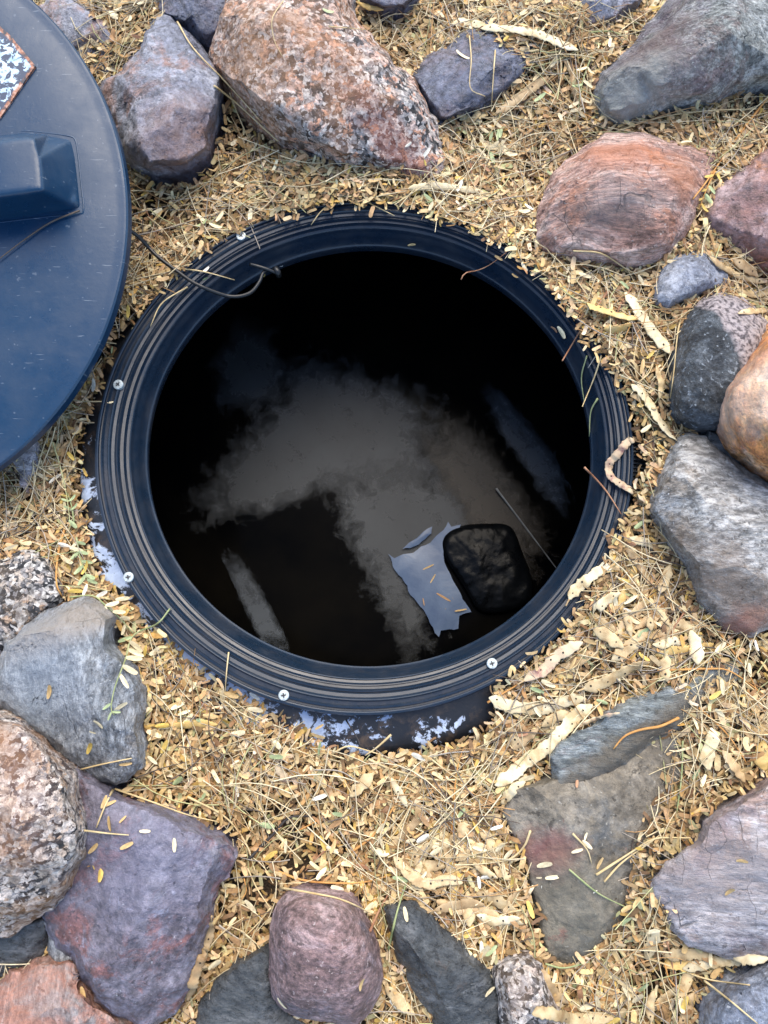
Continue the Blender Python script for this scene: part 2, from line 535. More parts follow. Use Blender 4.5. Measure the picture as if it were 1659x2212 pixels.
M_SCREW = plain('zinc', (.44, .49, .49), rough=.5, metal=.4, var=.45, scale=420, bump=.4)
M_SLOT = plain('screw_slot', (.03, .03, .032), rough=.7)
def screw_meshes():
    n = 28
    V, F = [], []
    prof = [(.0056, -.004), (.0060, .0002), (.0058, .0011), (.0052, .0016), (.0036, .0018)]
    for r, z in prof:
        for i in range(n): V.append((r * math.cos(2 * math.pi * i / n), r * math.sin(2 * math.pi * i / n), z))
    for j in range(len(prof) - 1):
        for i in range(n):
            i2 = (i + 1) % n; F.append((j * n + i, j * n + i2, (j + 1) * n + i2, (j + 1) * n + i))
    F.append(tuple((len(prof) - 1) * n + i for i in range(n)))
    a, w, z = .0027, .00062, .0021
    x = [(-w, -a), (w, -a), (w * 1.3, -w * 1.3), (a, -w), (a, w), (w * 1.3, w * 1.3), (w, a), (-w, a), (-w * 1.3, w * 1.3), (-a, w), (-a, -w), (-w * 1.3, -w * 1.3)]
    V2 = [(p, q, z) for p, q in x] + [(p, q, .0012) for p, q in x]
    F2 = [tuple(range(12))] + [(i, i + 12, (i + 1) % 12 + 12, (i + 1) % 12) for i in range(12)]
    return mesh_np('screw', V, F), mesh_np('cross_slot', V2, F2, smooth=False)
SM, SX = screw_meshes()
SM.set_sharp_from_angle(angle=math.radians(30))
for u, v, a in ((521, 510, .9), (255.5, 831, .85), (278, 1247, .15), (613, 1502, .2), (1061.5, 1433, .3)):
    loc, nor = hit(u, v)
    if loc is None: loc = P(u, v, .028)
    s = link('screw', SM, M_SCREW, riser)
    s.location = Vector((loc.x - RCX, loc.y - RCY, max(loc.z, .0285)))
    s.rotation_euler = (random.uniform(-.05, .05), random.uniform(-.05, .05), a)
    x = link('cross_slot', SX, M_SLOT, s)

# ------------------------------------------------------------------ water far down, painted reflections, what floats on it
ZW = -.30
def water_material():
    t = NT('dark_water')
    v = t.coord()
    n = t.bump(t.noise(v, 7, 2, .4), .05, .004)
    c = t.ramp(t.noise(v, 6, 4, .6), [(.4, (.0008, .0009, .0011)), (.75, (.0042, .0036, .0026))])
    return t.set(base=c, rough=.16, spec=.018, normal=n)
n = 96
V = [(E_IN[0] + (E_IN[2] + .449) * math.cos(2 * math.pi * i / n), E_IN[1] + (E_IN[3] + .449) * math.sin(2 * math.pi * i / n), ZW) for i in range(n)] + [(E_IN[0], E_IN[1], ZW)]
tag(link('water', mesh_np('water', V, [(n, i, (i + 1) % n) for i in range(n)]), water_material()), kind='structure')

def dense_outline(pts, seg=10, jit=.06, seed=0, rnd=False, closed=True):
    """an outline with uneven edges: split each side, push the new points about"""
    r = random.Random(seed)
    m = len(pts)
    if rnd:
        out = []
        for i in range(m):
            a, b, c, d = [np.array(pts[(i + k) % m][:2], float) for k in (-1, 0, 1, 2)]
            k = max(2, int(np.linalg.norm(c - b) / seg))
            for t in np.linspace(0, 1, k, endpoint=False):
                q = 0.5 * (2 * b + (c - a) * t + (2 * a - 5 * b + 4 * c - d) * t * t + (3 * b - a - 3 * c + d) * t ** 3)
                out.append((q[0] + r.gauss(0, jit * 8), q[1] + r.gauss(0, jit * 8)))
        return out
    cur = [tuple(map(float, p)) for p in pts]
    while True:
        nxt, done = [], True
        k = len(cur)
        for i in range(k if closed else k - 1):
            a, b = np.array(cur[i]), np.array(cur[(i + 1) % k])
            nxt.append(tuple(a))
            L = np.linalg.norm((b - a)[:2])
            if L > seg * 1.6:
                done = False
                mid = (a + b) / 2
                nrm = np.array([-(b - a)[1], (b - a)[0]]) / L
                j = r.gauss(0, jit) * L
                mid[:2] += nrm * j
                nxt.append(tuple(mid))
        if not closed: nxt.append(cur[-1])
        cur = nxt
        if done: return cur

def cdt(outline, lines, zo):
    """triangulate an outline with inner lines of (u,v,z): returns uv, z, tris, boundary order"""
    vs, zs, es = [], [], []
    n = len(outline)
    for p in outline:
        vs.append(Vector(p[:2])); zs.append(p[2] if len(p) > 2 else zo)
    es += [(i, (i + 1) % n) for i in range(n)]
    for ln in lines:
        closed = ln[0] == 'loop'
        pts = ln[1:] if closed else ln
        b = len(vs)
        for p in pts: vs.append(Vector(p[:2])); zs.append(p[2])
        es += [(b + i, b + i + 1) for i in range(len(pts) - 1)]
        if closed: es.append((b + len(pts) - 1, b))
    ov, oe, of, vo, eo, fo = geometry.delaunay_2d_cdt(vs, es, [], 1, 1e-4)
    uv = np.array([tuple(v) for v in ov]); z = np.full(len(uv), np.nan)
    for i, l in enumerate(vo):
        if l: z[i] = max(zs[k] for k in l)
    src = np.array([tuple(v) for v in vs]); zs = np.array(zs)
    for i in np.nonzero(np.isnan(z))[0]:
        d = np.sum((src - uv[i]) ** 2, axis=1) + 1e-6; w = 1 / d
        z[i] = (w * zs).sum() / w.sum()
    order = {}
    for i, l in enumerate(vo):
        for k in l:
            if k < n: order.setdefault(k, i)
    bnd = []
    for k in range(n):
        if k in order and (not bnd or bnd[-1] != order[k]): bnd.append(order[k])
    return uv, z, [tuple(f) for f in of], bnd

def reflection_material(name, col, gloss, holes):  # colour and alpha stand for sky reflected in the water
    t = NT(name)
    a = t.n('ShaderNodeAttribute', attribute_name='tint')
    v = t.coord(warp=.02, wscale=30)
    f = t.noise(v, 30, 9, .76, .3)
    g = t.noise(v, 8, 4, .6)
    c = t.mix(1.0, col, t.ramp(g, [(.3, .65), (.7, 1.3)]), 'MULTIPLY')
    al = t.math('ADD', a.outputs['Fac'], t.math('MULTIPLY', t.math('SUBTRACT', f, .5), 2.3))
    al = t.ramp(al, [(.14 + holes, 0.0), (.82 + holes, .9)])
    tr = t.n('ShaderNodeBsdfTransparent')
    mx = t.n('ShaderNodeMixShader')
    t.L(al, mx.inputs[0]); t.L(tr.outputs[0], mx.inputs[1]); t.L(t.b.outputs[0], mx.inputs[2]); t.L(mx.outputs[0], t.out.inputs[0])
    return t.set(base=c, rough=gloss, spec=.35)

M_REFL = reflection_material('grey_reflection', (.030, .033, .034), .5, 0.02)
M_REFL2 = reflection_material('thin_reflection', (.040, .048, .057), .45, .24)
REFL_N = [0]
M_REFL3 = reflection_material('brown_reflection', (.020, .014, .007), .5, .1)
def film(label, pts, inset=.62, mat=None):  # thin sheet carrying a painted reflection of sky between trees
    REFL_N[0] += 1
    z = ZW + .0012 + .0006 * REFL_N[0]
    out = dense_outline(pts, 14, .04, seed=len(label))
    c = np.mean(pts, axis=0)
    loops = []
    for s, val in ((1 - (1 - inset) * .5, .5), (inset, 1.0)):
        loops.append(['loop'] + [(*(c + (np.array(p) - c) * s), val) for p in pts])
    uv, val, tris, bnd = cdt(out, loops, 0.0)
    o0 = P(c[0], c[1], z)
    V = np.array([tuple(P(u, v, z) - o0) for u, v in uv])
    me = mesh_np('painted_reflection', V, tris, col=np.stack([val] * 3, 1))
    o = link('painted_reflection', me, mat or M_REFL); o.location = o0
    tag(o, label, 'scum film')  # painted sky and tree reflections, no scum
film('hazy grey film lying broad across the middle of the dark water', [(350, 1105), (470, 960), (590, 830), (625, 730), (720, 750), (830, 780), (960, 830), (990, 950), (1020, 1040), (900, 1080), (720, 1075), (540, 1145), (400, 1165)], .5)  # painted grey reflection, not a film
film('hazy grey film band running down to the torn blue sheet on the water', [(660, 985), (860, 960), (1060, 1010), (1090, 1110), (960, 1180), (910, 1260), (1010, 1450), (880, 1470), (790, 1310), (710, 1150)], .45)  # painted grey reflection running down to the painted blue one
film('faint grey film patch at the upper left of the dark water', [(440, 780), (500, 660), (600, 690), (640, 800), (620, 880), (540, 920), (440, 890)], .35, M_REFL)  # painted grey reflection, not a film
film('speckled pale film streak along the right side of the dark water', [(990, 790), (1050, 790), (1130, 880), (1200, 960), (1265, 1080), (1250, 1180), (1170, 1090), (1080, 960)], .4, M_REFL2)  # painted pale reflection, not a film
film('narrow broken film streak at the lower left of the dark water', [(445, 1160), (510, 1170), (585, 1280), (660, 1440), (580, 1450), (520, 1320)], .4, M_REFL2)  # painted pale reflection, not a film
film('faint brown stain of scum between the grey film and the right streak', [(860, 900), (960, 850), (1080, 950), (1170, 1080), (1230, 1200), (1150, 1330), (1010, 1200), (930, 1040)], .4, M_REFL3)  # painted brown reflection

def blue_reflection_material():  # blue colour stands for bright sky mirrored in the water; flecks are litter
    t = NT('blue_reflection')
    v = t.coord(warp=.02, wscale=20)
    c = t.ramp(t.noise(v, 18, 5, .6), [(.35, (.055, .085, .15)), (.7, (.10, .14, .21))])
    sp = t.ramp(t.noise(v, 60, 4, .7), [(.66, 0.0), (.72, .7)])
    c = t.mix(sp, c, (.22, .17, .10))
    return t.set(base=c, rough=.3, spec=.3, normal=t.bump(t.noise(v, 25, 4), .3, .003))
M_REFL_BLUE = blue_reflection_material()
def floating(name, label, cat, pts, lines, z0, mat, thick=.0015, group=None):  # thin raised sheet, used for the painted blue sky reflections
    out = dense_outline(pts, 9, .05, seed=3)
    uv, dz, tris, bnd = cdt(out, lines, 0.0)
    c = np.mean(pts, axis=0); o0 = P(c[0], c[1], z0)
    T = np.array([tuple(P(u, v, z0 + d + thick) - o0) for (u, v), d in zip(uv, dz)])
    V = np.vstack([T, T[bnd] - [0, 0, thick]])
    n, nt = len(bnd), len(T)
    F = list(tris) + [(bnd[i], nt + i, nt + (i + 1) % n, bnd[(i + 1) % n]) for i in range(n)]
    me = mesh_np(name, V, F); me.set_sharp_from_angle(angle=math.radians(50))
    o = link(name, me, mat); o.location = o0
    return tag(o, label, cat, group)
floating('torn_reflection', 'torn blue grey patch of painted sky reflection beside the black float', 'plastic sheet',  # painted sky reflection, no plastic sheet
         [(838, 1196), (852, 1206), (930, 1172), (958, 1145), (968, 1127), (975, 1138), (996, 1133), (990, 1145), (962, 1158), (956, 1180), (960, 1215), (985, 1265), (1018, 1322), (992, 1330), (990, 1358), (952, 1362), (948, 1376), (925, 1335), (880, 1265)],
         [[(900, 1210, .004), (930, 1260, .003), (965, 1310, .004)]], ZW + .006, M_REFL_BLUE)
floating('reflection_scrap', 'narrow torn blue scrap of painted sky reflection just above the larger one', 'plastic scrap',  # painted sky reflection, no plastic scrap
         [(869, 1186), (884, 1172), (915, 1148), (934, 1137), (932, 1152), (905, 1176), (885, 1184)], [[(890, 1176, .002), (920, 1152, .002)]], ZW + .006, M_REFL_BLUE)

M_FLOAT = plastic('wet_black', spec=.10, base=(.0018, .0022, .0028), rough=.2, dust=.04, bumps=.3, dustcol=(.03, .04, .05))
def build_float():
    pts = [(954, 1180), (958, 1160), (975, 1143), (1010, 1133), (1060, 1130), (1095, 1133), (1112, 1148), (1128, 1190), (1148, 1245), (1152, 1285), (1140, 1308), (1100, 1322), (1060, 1327), (1030, 1318), (1010, 1285), (985, 1245), (962, 1210)]
    out = dense_outline(pts, 7, 0, rnd=True)
    c = np.mean(out, axis=0); z0 = ZW
    loops = [['loop'] + [(*(c + (np.array(p) - c) * s), z) for p in out[::(1 if s > .9 else 2)]] for s, z in ((.99, .006), (.96, .010), (.88, .014), (.6, .017), (.3, .018))]
    uv, dz, tris, bnd = cdt(out, loops, .002)
    o0 = P(c[0], c[1], z0)
    T = np.array([tuple(P(u, v, z0 + d) - o0) for (u, v), d in zip(uv, dz)])
    bm = bmesh.new()
    bv = [bm.verts.new(p) for p in T]
    for f in tris: bm.faces.new([bv[i] for i in f])
    for _ in range(3):
        es = [e for e in bm.edges if e.calc_length() > .005]
        bmesh.ops.subdivide_edges(bm, edges=es, cuts=1); bmesh.ops.triangulate(bm, faces=bm.faces[:])
    bmesh.ops.smooth_vert(bm, verts=[v for v in bm.verts if not v.is_boundary], factor=.5, use_axis_x=True, use_axis_y=True, use_axis_z=True)
    arr = np.array([tuple(v.co) for v in bm.verts])
    nz = fbm(arr * 55, 21, 4) * .0014
    for v, d in zip(bm.verts, nz):
        if not v.is_boundary: v.co.z += float(d)
    be = [e for e in bm.edges if e.is_boundary]
    r = bmesh.ops.extrude_edge_only(bm, edges=be)
    for g in r['geom']:
        if isinstance(g, bmesh.types.BMVert): g.co.z = -.03
    me = bpy.data.meshes.new('float'); bm.to_mesh(me); bm.free()
    me.polygons.foreach_set('use_smooth', np.ones(len(me.polygons), dtype=bool))
    o = link('float_block', me, M_FLOAT); o.location = o0
    tag(o, 'black rounded wet block standing in the water beside the painted blue reflection', 'float')
build_float()

M_ROD = plain('pale_rod', (.18, .18, .17), rough=.5)
def simple_tube(name, path, rad, mat, label=None, cat=None, sides=8, group=None, parent=None):
    path = np.asarray(path, float)
    o0 = path.mean(axis=0) if parent is None else np.zeros(3)
    V, F = tube_arrays(path - o0, np.asarray(rad) * np.ones(len(path)), sides)
    o = link(name, mesh_np(name, V, F), mat, parent); o.location = o0
    return tag(o, label, cat, group)
simple_tube('thin_rod', spline([P(1072, 1055, ZW + .012), P(1130, 1132, ZW + .006), P(1205, 1232, ZW + .002)], 10), np.linspace(.0016, .0009, 10), M_ROD, 'thin pale straight rod slanting into the water right of the black float', 'rod')
# ------------------------------------------------------------------ stone materials
G1 = granite('pink_granite', [(.52, .30, .22), (.56, .38, .31), (.62, .46, .39), (.48, .25, .16), (.40, .34, .31), (.64, .54, .48), (.28, .25, .24)], stain=((.44, .20, .08), .42, 12), seed=1., darkamt=.53, grain=88)
G2 = granite('buff_granite', [(.50, .40, .32), (.56, .47, .40), (.44, .31, .22), (.36, .33, .30), (.60, .52, .46), (.28, .24, .2)], stain=((.30, .14, .04), .55, 16), seed=2., darkamt=.5)
G3 = granite('grey_granite', [(.42, .36, .30), (.50, .42, .36), (.35, .30, .25), (.46, .32, .22), (.26, .25, .24)], stain=((.33, .22, .12), .3, 12), seed=3., darkamt=.54, white=(.5, .48, .45))
G4 = granite('pale_granite', [(.52, .46, .42), (.58, .48, .42), (.45, .40, .36), (.34, .33, .33)], stain=((.40, .25, .14), .25, 14), seed=4., darkamt=.53)
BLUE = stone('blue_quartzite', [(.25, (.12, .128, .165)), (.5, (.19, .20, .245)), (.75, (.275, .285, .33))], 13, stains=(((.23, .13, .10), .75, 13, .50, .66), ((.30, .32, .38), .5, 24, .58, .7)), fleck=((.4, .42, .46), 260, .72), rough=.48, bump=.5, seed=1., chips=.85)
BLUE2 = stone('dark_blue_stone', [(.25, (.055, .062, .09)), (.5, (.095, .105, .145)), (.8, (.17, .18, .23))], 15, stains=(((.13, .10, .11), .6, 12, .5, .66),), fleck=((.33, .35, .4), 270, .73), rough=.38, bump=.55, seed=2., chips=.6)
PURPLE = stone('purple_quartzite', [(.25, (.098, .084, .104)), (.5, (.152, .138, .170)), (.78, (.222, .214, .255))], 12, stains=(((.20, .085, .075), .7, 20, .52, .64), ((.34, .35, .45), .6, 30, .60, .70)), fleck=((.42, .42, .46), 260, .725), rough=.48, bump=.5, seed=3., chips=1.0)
GREEN = stone('grey_green_stone', [(.25, (0.130, 0.143, 0.137)), (.5, (0.273, 0.286, 0.273)), (.75, (0.403, 0.416, 0.403))], 26, sx=(1, 2, 1), rot=.6, stains=(((.17, .10, .085), .65, 10, .5, .64), ((.12, .10, .13), .6, 7, .5, .65)), fleck=((.48, .49, .47), 260, .68), rough=.7, bump=.7, seed=4., mottle=.7)
BAND = stone('banded_gneiss', [(.22, (0.216, 0.119, 0.092)), (.42, (0.356, 0.205, 0.162)), (.56, (0.454, 0.302, 0.254)), (.75, (0.540, 0.410, 0.356))], 15, sx=(.42, 2.6, 1.5), rot=.12, stains=(((.42, .15, .06), .6, 9, .54, .68), ((.10, .09, .09), .5, 22, .6, .72)), fleck=((.55, .47, .43), 280, .68), rough=.68, bump=.75, seed=5., mottle=.6, cracks=True)
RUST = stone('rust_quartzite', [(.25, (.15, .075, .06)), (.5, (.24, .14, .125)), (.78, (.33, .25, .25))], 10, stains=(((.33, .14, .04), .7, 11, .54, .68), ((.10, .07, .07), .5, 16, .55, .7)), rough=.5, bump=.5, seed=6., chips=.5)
SLATE = stone('blue_grey_stone', [(.25, (0.110, 0.127, 0.165)), (.5, (0.187, 0.209, 0.259)), (.75, (0.286, 0.303, 0.341))], 20, stains=(((.13, .11, .10), .5, 12, .52, .66),), fleck=((.42, .45, .5), 260, .68), rough=.6, bump=.5, seed=7.)
ORANGE = stone('orange_sandstone', [(.25, (.34, .12, .04)), (.48, (.52, .22, .07)), (.62, (.58, .30, .12)), (.8, (.62, .46, .34))], 10, sx=(1.6, .6, 1), rot=-.5, stains=(((.62, .50, .44), .5, 8, .58, .70), ((.36, .09, .035), .7, 12, .58, .7)), fleck=((.12, .07, .05), 150, .72), rough=.7, bump=.8, seed=8., mottle=.55)
SCHIST = stone('grey_schist', [(.25, (0.169, 0.163, 0.156)), (.5, (0.293, 0.286, 0.273)), (.75, (0.429, 0.423, 0.410))], 15, sx=(.6, 1.7, 1), rot=-.9, stains=(((.17, .13, .09), .65, 10, .5, .65), ((.20, .24, .29), .5, 14, .56, .7)), fleck=((.58, .59, .6), 300, .69), rough=.5, bump=.65, seed=9., mottle=.65)
def two_tone():
    m = stone('black_and_white_stone', [(.25, (.018, .022, .027)), (.5, (.05, .06, .07)), (.75, (.12, .135, .15))], 30, fleck=((.30, .34, .38), 190, .66), rough=.55, bump=.7, seed=10., mottle=.7)
    nt = m.node_tree; b = next(x for x in nt.nodes if x.type == 'BSDF_PRINCIPLED')
    old = b.inputs['Base Color'].links[0].from_socket
    tc = nt.nodes.new('ShaderNodeTexCoord'); sp = nt.nodes.new('ShaderNodeSeparateXYZ'); nt.links.new(tc.outputs['Object'], sp.inputs[0])
    nz = nt.nodes.new('ShaderNodeTexNoise'); nz.inputs['Scale'].default_value = 35; nz.inputs['Detail'].default_value = 6; nt.links.new(tc.outputs['Object'], nz.inputs['Vector'])
    def mt(op, a, c):
        x = nt.nodes.new('ShaderNodeMath'); x.operation = op
        for v, i in ((a, 0), (c, 1)):
            if isinstance(v, (int, float)): x.inputs[i].default_value = v
            else: nt.links.new(v, x.inputs[i])
        return x.outputs[0]
    # the pale vein fills the side that points away from the riser
    s = mt('ADD', mt('ADD', mt('MULTIPLY', sp.outputs[0], 1.0), mt('MULTIPLY', sp.outputs[1], .28)), mt('MULTIPLY', mt('SUBTRACT', nz.outputs[0], .5), .025))
    rp = nt.nodes.new('ShaderNodeValToRGB'); rp.color_ramp.elements[0].position = .500; rp.color_ramp.elements[1].position = .506
    nt.links.new(mt('ADD', s, .514), rp.inputs[0])
    n2 = nt.nodes.new('ShaderNodeTexNoise'); n2.inputs['Scale'].default_value = 190; n2.inputs['Detail'].default_value = 4; nt.links.new(tc.outputs['Object'], n2.inputs['Vector'])
    r2 = nt.nodes.new('ShaderNodeValToRGB')
    for e, (p, c) in zip(r2.color_ramp.elements, ((.38, (.09, .075, .08, 1)), (.56, (.46, .40, .40, 1)))): e.position = p; e.color = c
    nt.links.new(n2.outputs[0], r2.inputs[0])
    mx = nt.nodes.new('ShaderNodeMix'); mx.data_type = 'RGBA'
    nt.links.new(rp.outputs[0], mx.inputs[0]); nt.links.new(old, mx.inputs[6]); nt.links.new(r2.outputs[0], mx.inputs[7])
    nt.links.new(mx.outputs[2], b.inputs['Base Color'])
    return m
TWO = two_tone()
OLIVE = stone('muddy_slab', [(.25, (.085, .07, .05)), (.5, (.15, .128, .095)), (.75, (.215, .19, .15))], 12, stains=(((.24, .075, .055), .8, 9, .60, .68), ((.10, .115, .125), .5, 12, .52, .68)), fleck=((.35, .33, .28), 230, .71), rough=.72, bump=.35, seed=11., mottle=.4)
OLIVE_STAIN = OLIVE   # the same stone
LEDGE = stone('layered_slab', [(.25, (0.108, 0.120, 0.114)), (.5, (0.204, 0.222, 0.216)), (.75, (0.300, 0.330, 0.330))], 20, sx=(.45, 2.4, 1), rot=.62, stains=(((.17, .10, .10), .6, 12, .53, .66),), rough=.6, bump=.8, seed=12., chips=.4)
GREYP = stone('grey_pink_stone', [(.25, (0.195, 0.189, 0.208)), (.5, (0.338, 0.325, 0.345)), (.75, (0.481, 0.461, 0.468))], 13, sx=(.5, 2.2, 1), rot=-.1, stains=(((.30, .18, .13), .65, 9, .52, .66), ((.16, .13, .16), .6, 8, .54, .68)), fleck=((.5, .5, .52), 250, .69), rough=.55, bump=.6, seed=13., cracks=True)
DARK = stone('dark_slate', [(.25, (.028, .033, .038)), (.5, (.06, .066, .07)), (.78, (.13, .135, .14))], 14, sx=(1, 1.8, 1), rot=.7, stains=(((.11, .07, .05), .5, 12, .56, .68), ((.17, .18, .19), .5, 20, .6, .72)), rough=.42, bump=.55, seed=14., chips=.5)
PLUM = stone('plum_boulder', [(.25, (.13, .085, .085)), (.5, (.22, .145, .14)), (.75, (.32, .235, .235))], 16, sx=(1, 1.5, 1), rot=.2, stains=(((.13, .12, .15), .6, 13, .53, .66), ((.34, .28, .31), .5, 22, .58, .7)), fleck=((.44, .36, .35), 230, .68), rough=.7, bump=.55, seed=15., mottle=.6)
GREYB = stone('blue_grey_block', [(.25, (0.124, 0.137, 0.150)), (.5, (0.215, 0.227, 0.240)), (.75, (0.325, 0.345, 0.364))], 18, sx=(1.8, .7, 1), rot=.5, stains=(((.15, .12, .09), .6, 9, .52, .66), ((.21, .25, .30), .5, 11, .55, .7)), fleck=((.48, .5, .52), 280, .69), rough=.55, bump=.6, seed=16., mottle=.6, cracks=True)
PINK = stone('salmon_stone', [(.25, (.24, .12, .09)), (.5, (.40, .215, .165)), (.75, (.50, .37, .33))], 14, sx=(1.8, .6, 1), rot=.2, stains=(((.30, .27, .26), .95, 9, .48, .58), ((.46, .17, .085), .5, 16, .55, .7)), rough=.62, bump=.75, seed=17.)

# ------------------------------------------------------------------ rocks
def refine(V, F, step, smooth, amp, freq, seed, billow=0.0, strata=None, flake=0.0, chop=0, zlow=.03):
    bm = bmesh.new()
    bv = [bm.verts.new(tuple(p)) for p in V]
    for f in F:
        try: bm.faces.new([bv[i] for i in f])
        except ValueError: pass
    bmesh.ops.triangulate(bm, faces=bm.faces[:])
    for _ in range(7):
        es = [e for e in bm.edges if e.calc_length() > step]
        if not es: break
        bmesh.ops.subdivide_edges(bm, edges=es, cuts=1)
        bmesh.ops.triangulate(bm, faces=[f for f in bm.faces if len(f.verts) > 3])
    bmesh.ops.recalc_face_normals(bm, faces=bm.faces[:])
    bm.verts.index_update()
    A = np.array([tuple(v.co) for v in bm.verts])
    E = np.array([(e.verts[0].index, e.verts[1].index) for e in bm.edges])
    T = np.array([[v.index for v in f.verts] for f in bm.faces])
    bm.free()
    deg = np.zeros(len(A)); np.add.at(deg, E[:, 0], 1); np.add.at(deg, E[:, 1], 1)
    for _ in range(smooth):
        S = np.zeros_like(A)
        np.add.at(S, E[:, 0], A[E[:, 1]]); np.add.at(S, E[:, 1], A[E[:, 0]])
        A = A + .55 * (S / deg[:, None] - A)
    def normals(A):
        fn = np.cross(A[T[:, 1]] - A[T[:, 0]], A[T[:, 2]] - A[T[:, 0]])
        N = np.zeros_like(A)
        for k in range(3): np.add.at(N, T[:, k], fn)
        return N / (np.linalg.norm(N, axis=1, keepdims=True) + 1e-12)
    if chop:                                     # knock flat faces off, as broken stone has
        r = np.random.default_rng(seed)
        for _ in range(chop):
            az = r.uniform(0, 2 * math.pi); tl = r.uniform(.25, 1.0); nv = np.array([math.sin(tl) * math.cos(az), math.sin(tl) * math.sin(az), math.cos(tl)])
            pr_ = A @ nv
            top = pr_.max(); hq = top - r.uniform(.004, .011)
            ex = np.maximum(pr_ - hq, 0) * np.clip((A[:, 2] - zlow - .012) / .02, 0, 1)
            A = A - ex[:, None] * nv * .95
    N = normals(A)
    d = amp * fbm(A * freq, seed, 5)
    if billow: d -= billow * np.abs(fbm(A * freq * 1.8 + 3, seed + 31, 3))
    if flake:
        f = fbm(A * freq * 1.1 + 11, seed + 57, 4); q = .34
        d += flake * 1.6 * np.floor(f / q) * q
    if strata:
        dirv, per, sa = strata
        ph = A @ np.array(dirv) / per + .35 * fbm(A * freq, seed + 5, 2)
        d += sa * (np.abs((ph % 1.0) - .5) * 2 - .5)
    A = A + N * d[:, None]
    return A, T

ROCKS = {}
def rock(key, label, mat, outline, zo, inset=(), lines=(), amp=.0017, freq=30, smooth=2, step=.0043, rnd=False, jit=.06, billow=.0010, strata=None, flake=.0011, chop=20, centre=None, cat='rock', under=.86):
    seed = sum(map(ord, key))
    out = dense_outline(outline, 11, jit, seed=seed, rnd=rnd)
    c = np.array(centre if centre else np.mean([p[:2] for p in out], axis=0), float)
    zo = zo + .014
    out = [tuple(np.array(p[:2]) + (np.array(p[:2]) - c) / max(1, np.linalg.norm(np.array(p[:2]) - c)) * 9.0) for p in out]
    L = []
    for s, z in inset:
        L.append(['loop'] + [(*(c + (np.array(p[:2]) - c) * s), z) for p in out[::2]])
    for ln in lines:
        if ln[0] == 'loop':
            L.append(['loop'] + dense_outline(ln[1:], 14, jit, seed=seed + 1))
        else:
            L.append(dense_outline(ln, 14, jit, seed=seed + 2, closed=False) if len(ln) > 1 else ln)
    uv, z, tris, bnd = cdt(out, L, zo)
    T = np.array([tuple(P(u, v, h)) for (u, v), h in zip(uv, z)])
    B = T[bnd]; bc = B.mean(axis=0)
    n, nt = len(bnd), len(T)
    r1 = bc + (B - bc) * .965; r1[:, 2] = B[:, 2] - .030
    r2 = bc + (B - bc) * under; r2[:, 2] = -.07
    V = np.vstack([T, r1, r2, [[bc[0], bc[1], -.08]]])
    F = list(tris)
    for i in range(n):
        i2 = (i + 1) % n
        F += [(bnd[i], nt + i, nt + i2, bnd[i2]), (nt + i, nt + n + i, nt + n + i2, nt + i2), (nt + n + i, nt + 2 * n, nt + n + i2)]
    A, Tr = refine(V, F, step, (max(1, smooth - 1) if rnd else max(0, smooth - 2)), amp, freq, seed, billow, strata, flake, 0 if rnd else chop, zo)
    solid(A, Tr)
    o0 = np.array([bc[0], bc[1], 0.0])
    me = mesh_np('rock', A - o0, Tr)
    if not rnd: me.set_sharp_from_angle(angle=math.radians(42))
    o = link('rock', me, mat); o.location = o0
    ROCKS[key] = o
    return tag(o, label, cat, 'landscape rocks around the riser')

rock('r1', 'large pink speckled granite boulder above the riser, biggest of the rocks along the top', G1,
     [(490, -20), (470, 60), (453, 115), (450, 140), (480, 172), (540, 245), (600, 292), (700, 337), (790, 355), (880, 374), (935, 380), (957, 345), (947, 290), (915, 215), (870, 150), (800, 80), (765, 30), (750, -40), (620, -80), (510, -70)], .025,
     lines=[['loop', (495, 0, .115), (475, 70, .11), (472, 118, .105), (545, 195, .105), (630, 255, .10), (735, 310, .09), (830, 330, .075), (900, 340, .06), (925, 310, .06), (895, 220, .085), (850, 155, .095), (780, 85, .105), (735, 30, .11), (710, -40, .11), (620, -60, .12), (520, -50, .115)], [(600, 60, .135), (700, 170, .122), (820, 260, .097)]], amp=.0032, freq=26, smooth=4)
rock('r2', 'blue grey pointed rock with rusty tints beside the lid edge', BLUE,
     [(350, 31), (325, 62), (300, 115), (270, 157), (228, 172), (215, 184), (232, 250), (258, 327), (295, 352), (324, 359), (386, 351), (448, 318), (458, 250), (471, 164), (437, 120), (400, 70), (368, 38)], .02,
     lines=[['loop', (352, 40, .085), (330, 75, .088), (305, 122, .09), (276, 165, .09), (240, 178, .085), (262, 225, .088), (292, 277, .09), (308, 320, .085), (324, 347, .08), (382, 341, .085), (438, 308, .088), (447, 248, .095), (461, 166, .095), (430, 125, .092), (395, 75, .088), (366, 48, .085)], [(350, 110, .098), (360, 200, .104), (380, 280, .098)]], smooth=2, amp=.0018)
rock('r3', 'pale grey blue rock half buried in litter at the upper lid edge', BLUE,
     [(85, 18), (110, -5), (150, -10), (195, 18), (235, 55), (275, 95), (268, 130), (225, 150), (190, 145), (150, 110), (105, 62)], .015,
     lines=[['loop', (95, 20, .05), (125, 0, .055), (180, 20, .055), (225, 60, .05), (230, 72, .045), (190, 64, .05), (145, 60, .05), (118, 50, .05)], [(200, 95, .035), (240, 105, .04), (225, 130, .035)]], smooth=2)
rock('r4', 'dark blue grey rock cut by the top edge between two larger rocks', BLUE2,
     [(335, -30), (340, 5), (352, 28), (400, 52), (430, 85), (455, 92), (485, 70), (492, 0), (490, -60), (400, -70)], .02,
     lines=[['loop', (345, -20, .07), (352, 10, .075), (395, 30, .078), (440, 40, .075), (470, 30, .07), (480, -20, .075), (470, -55, .075), (400, -60, .075)]], smooth=2)
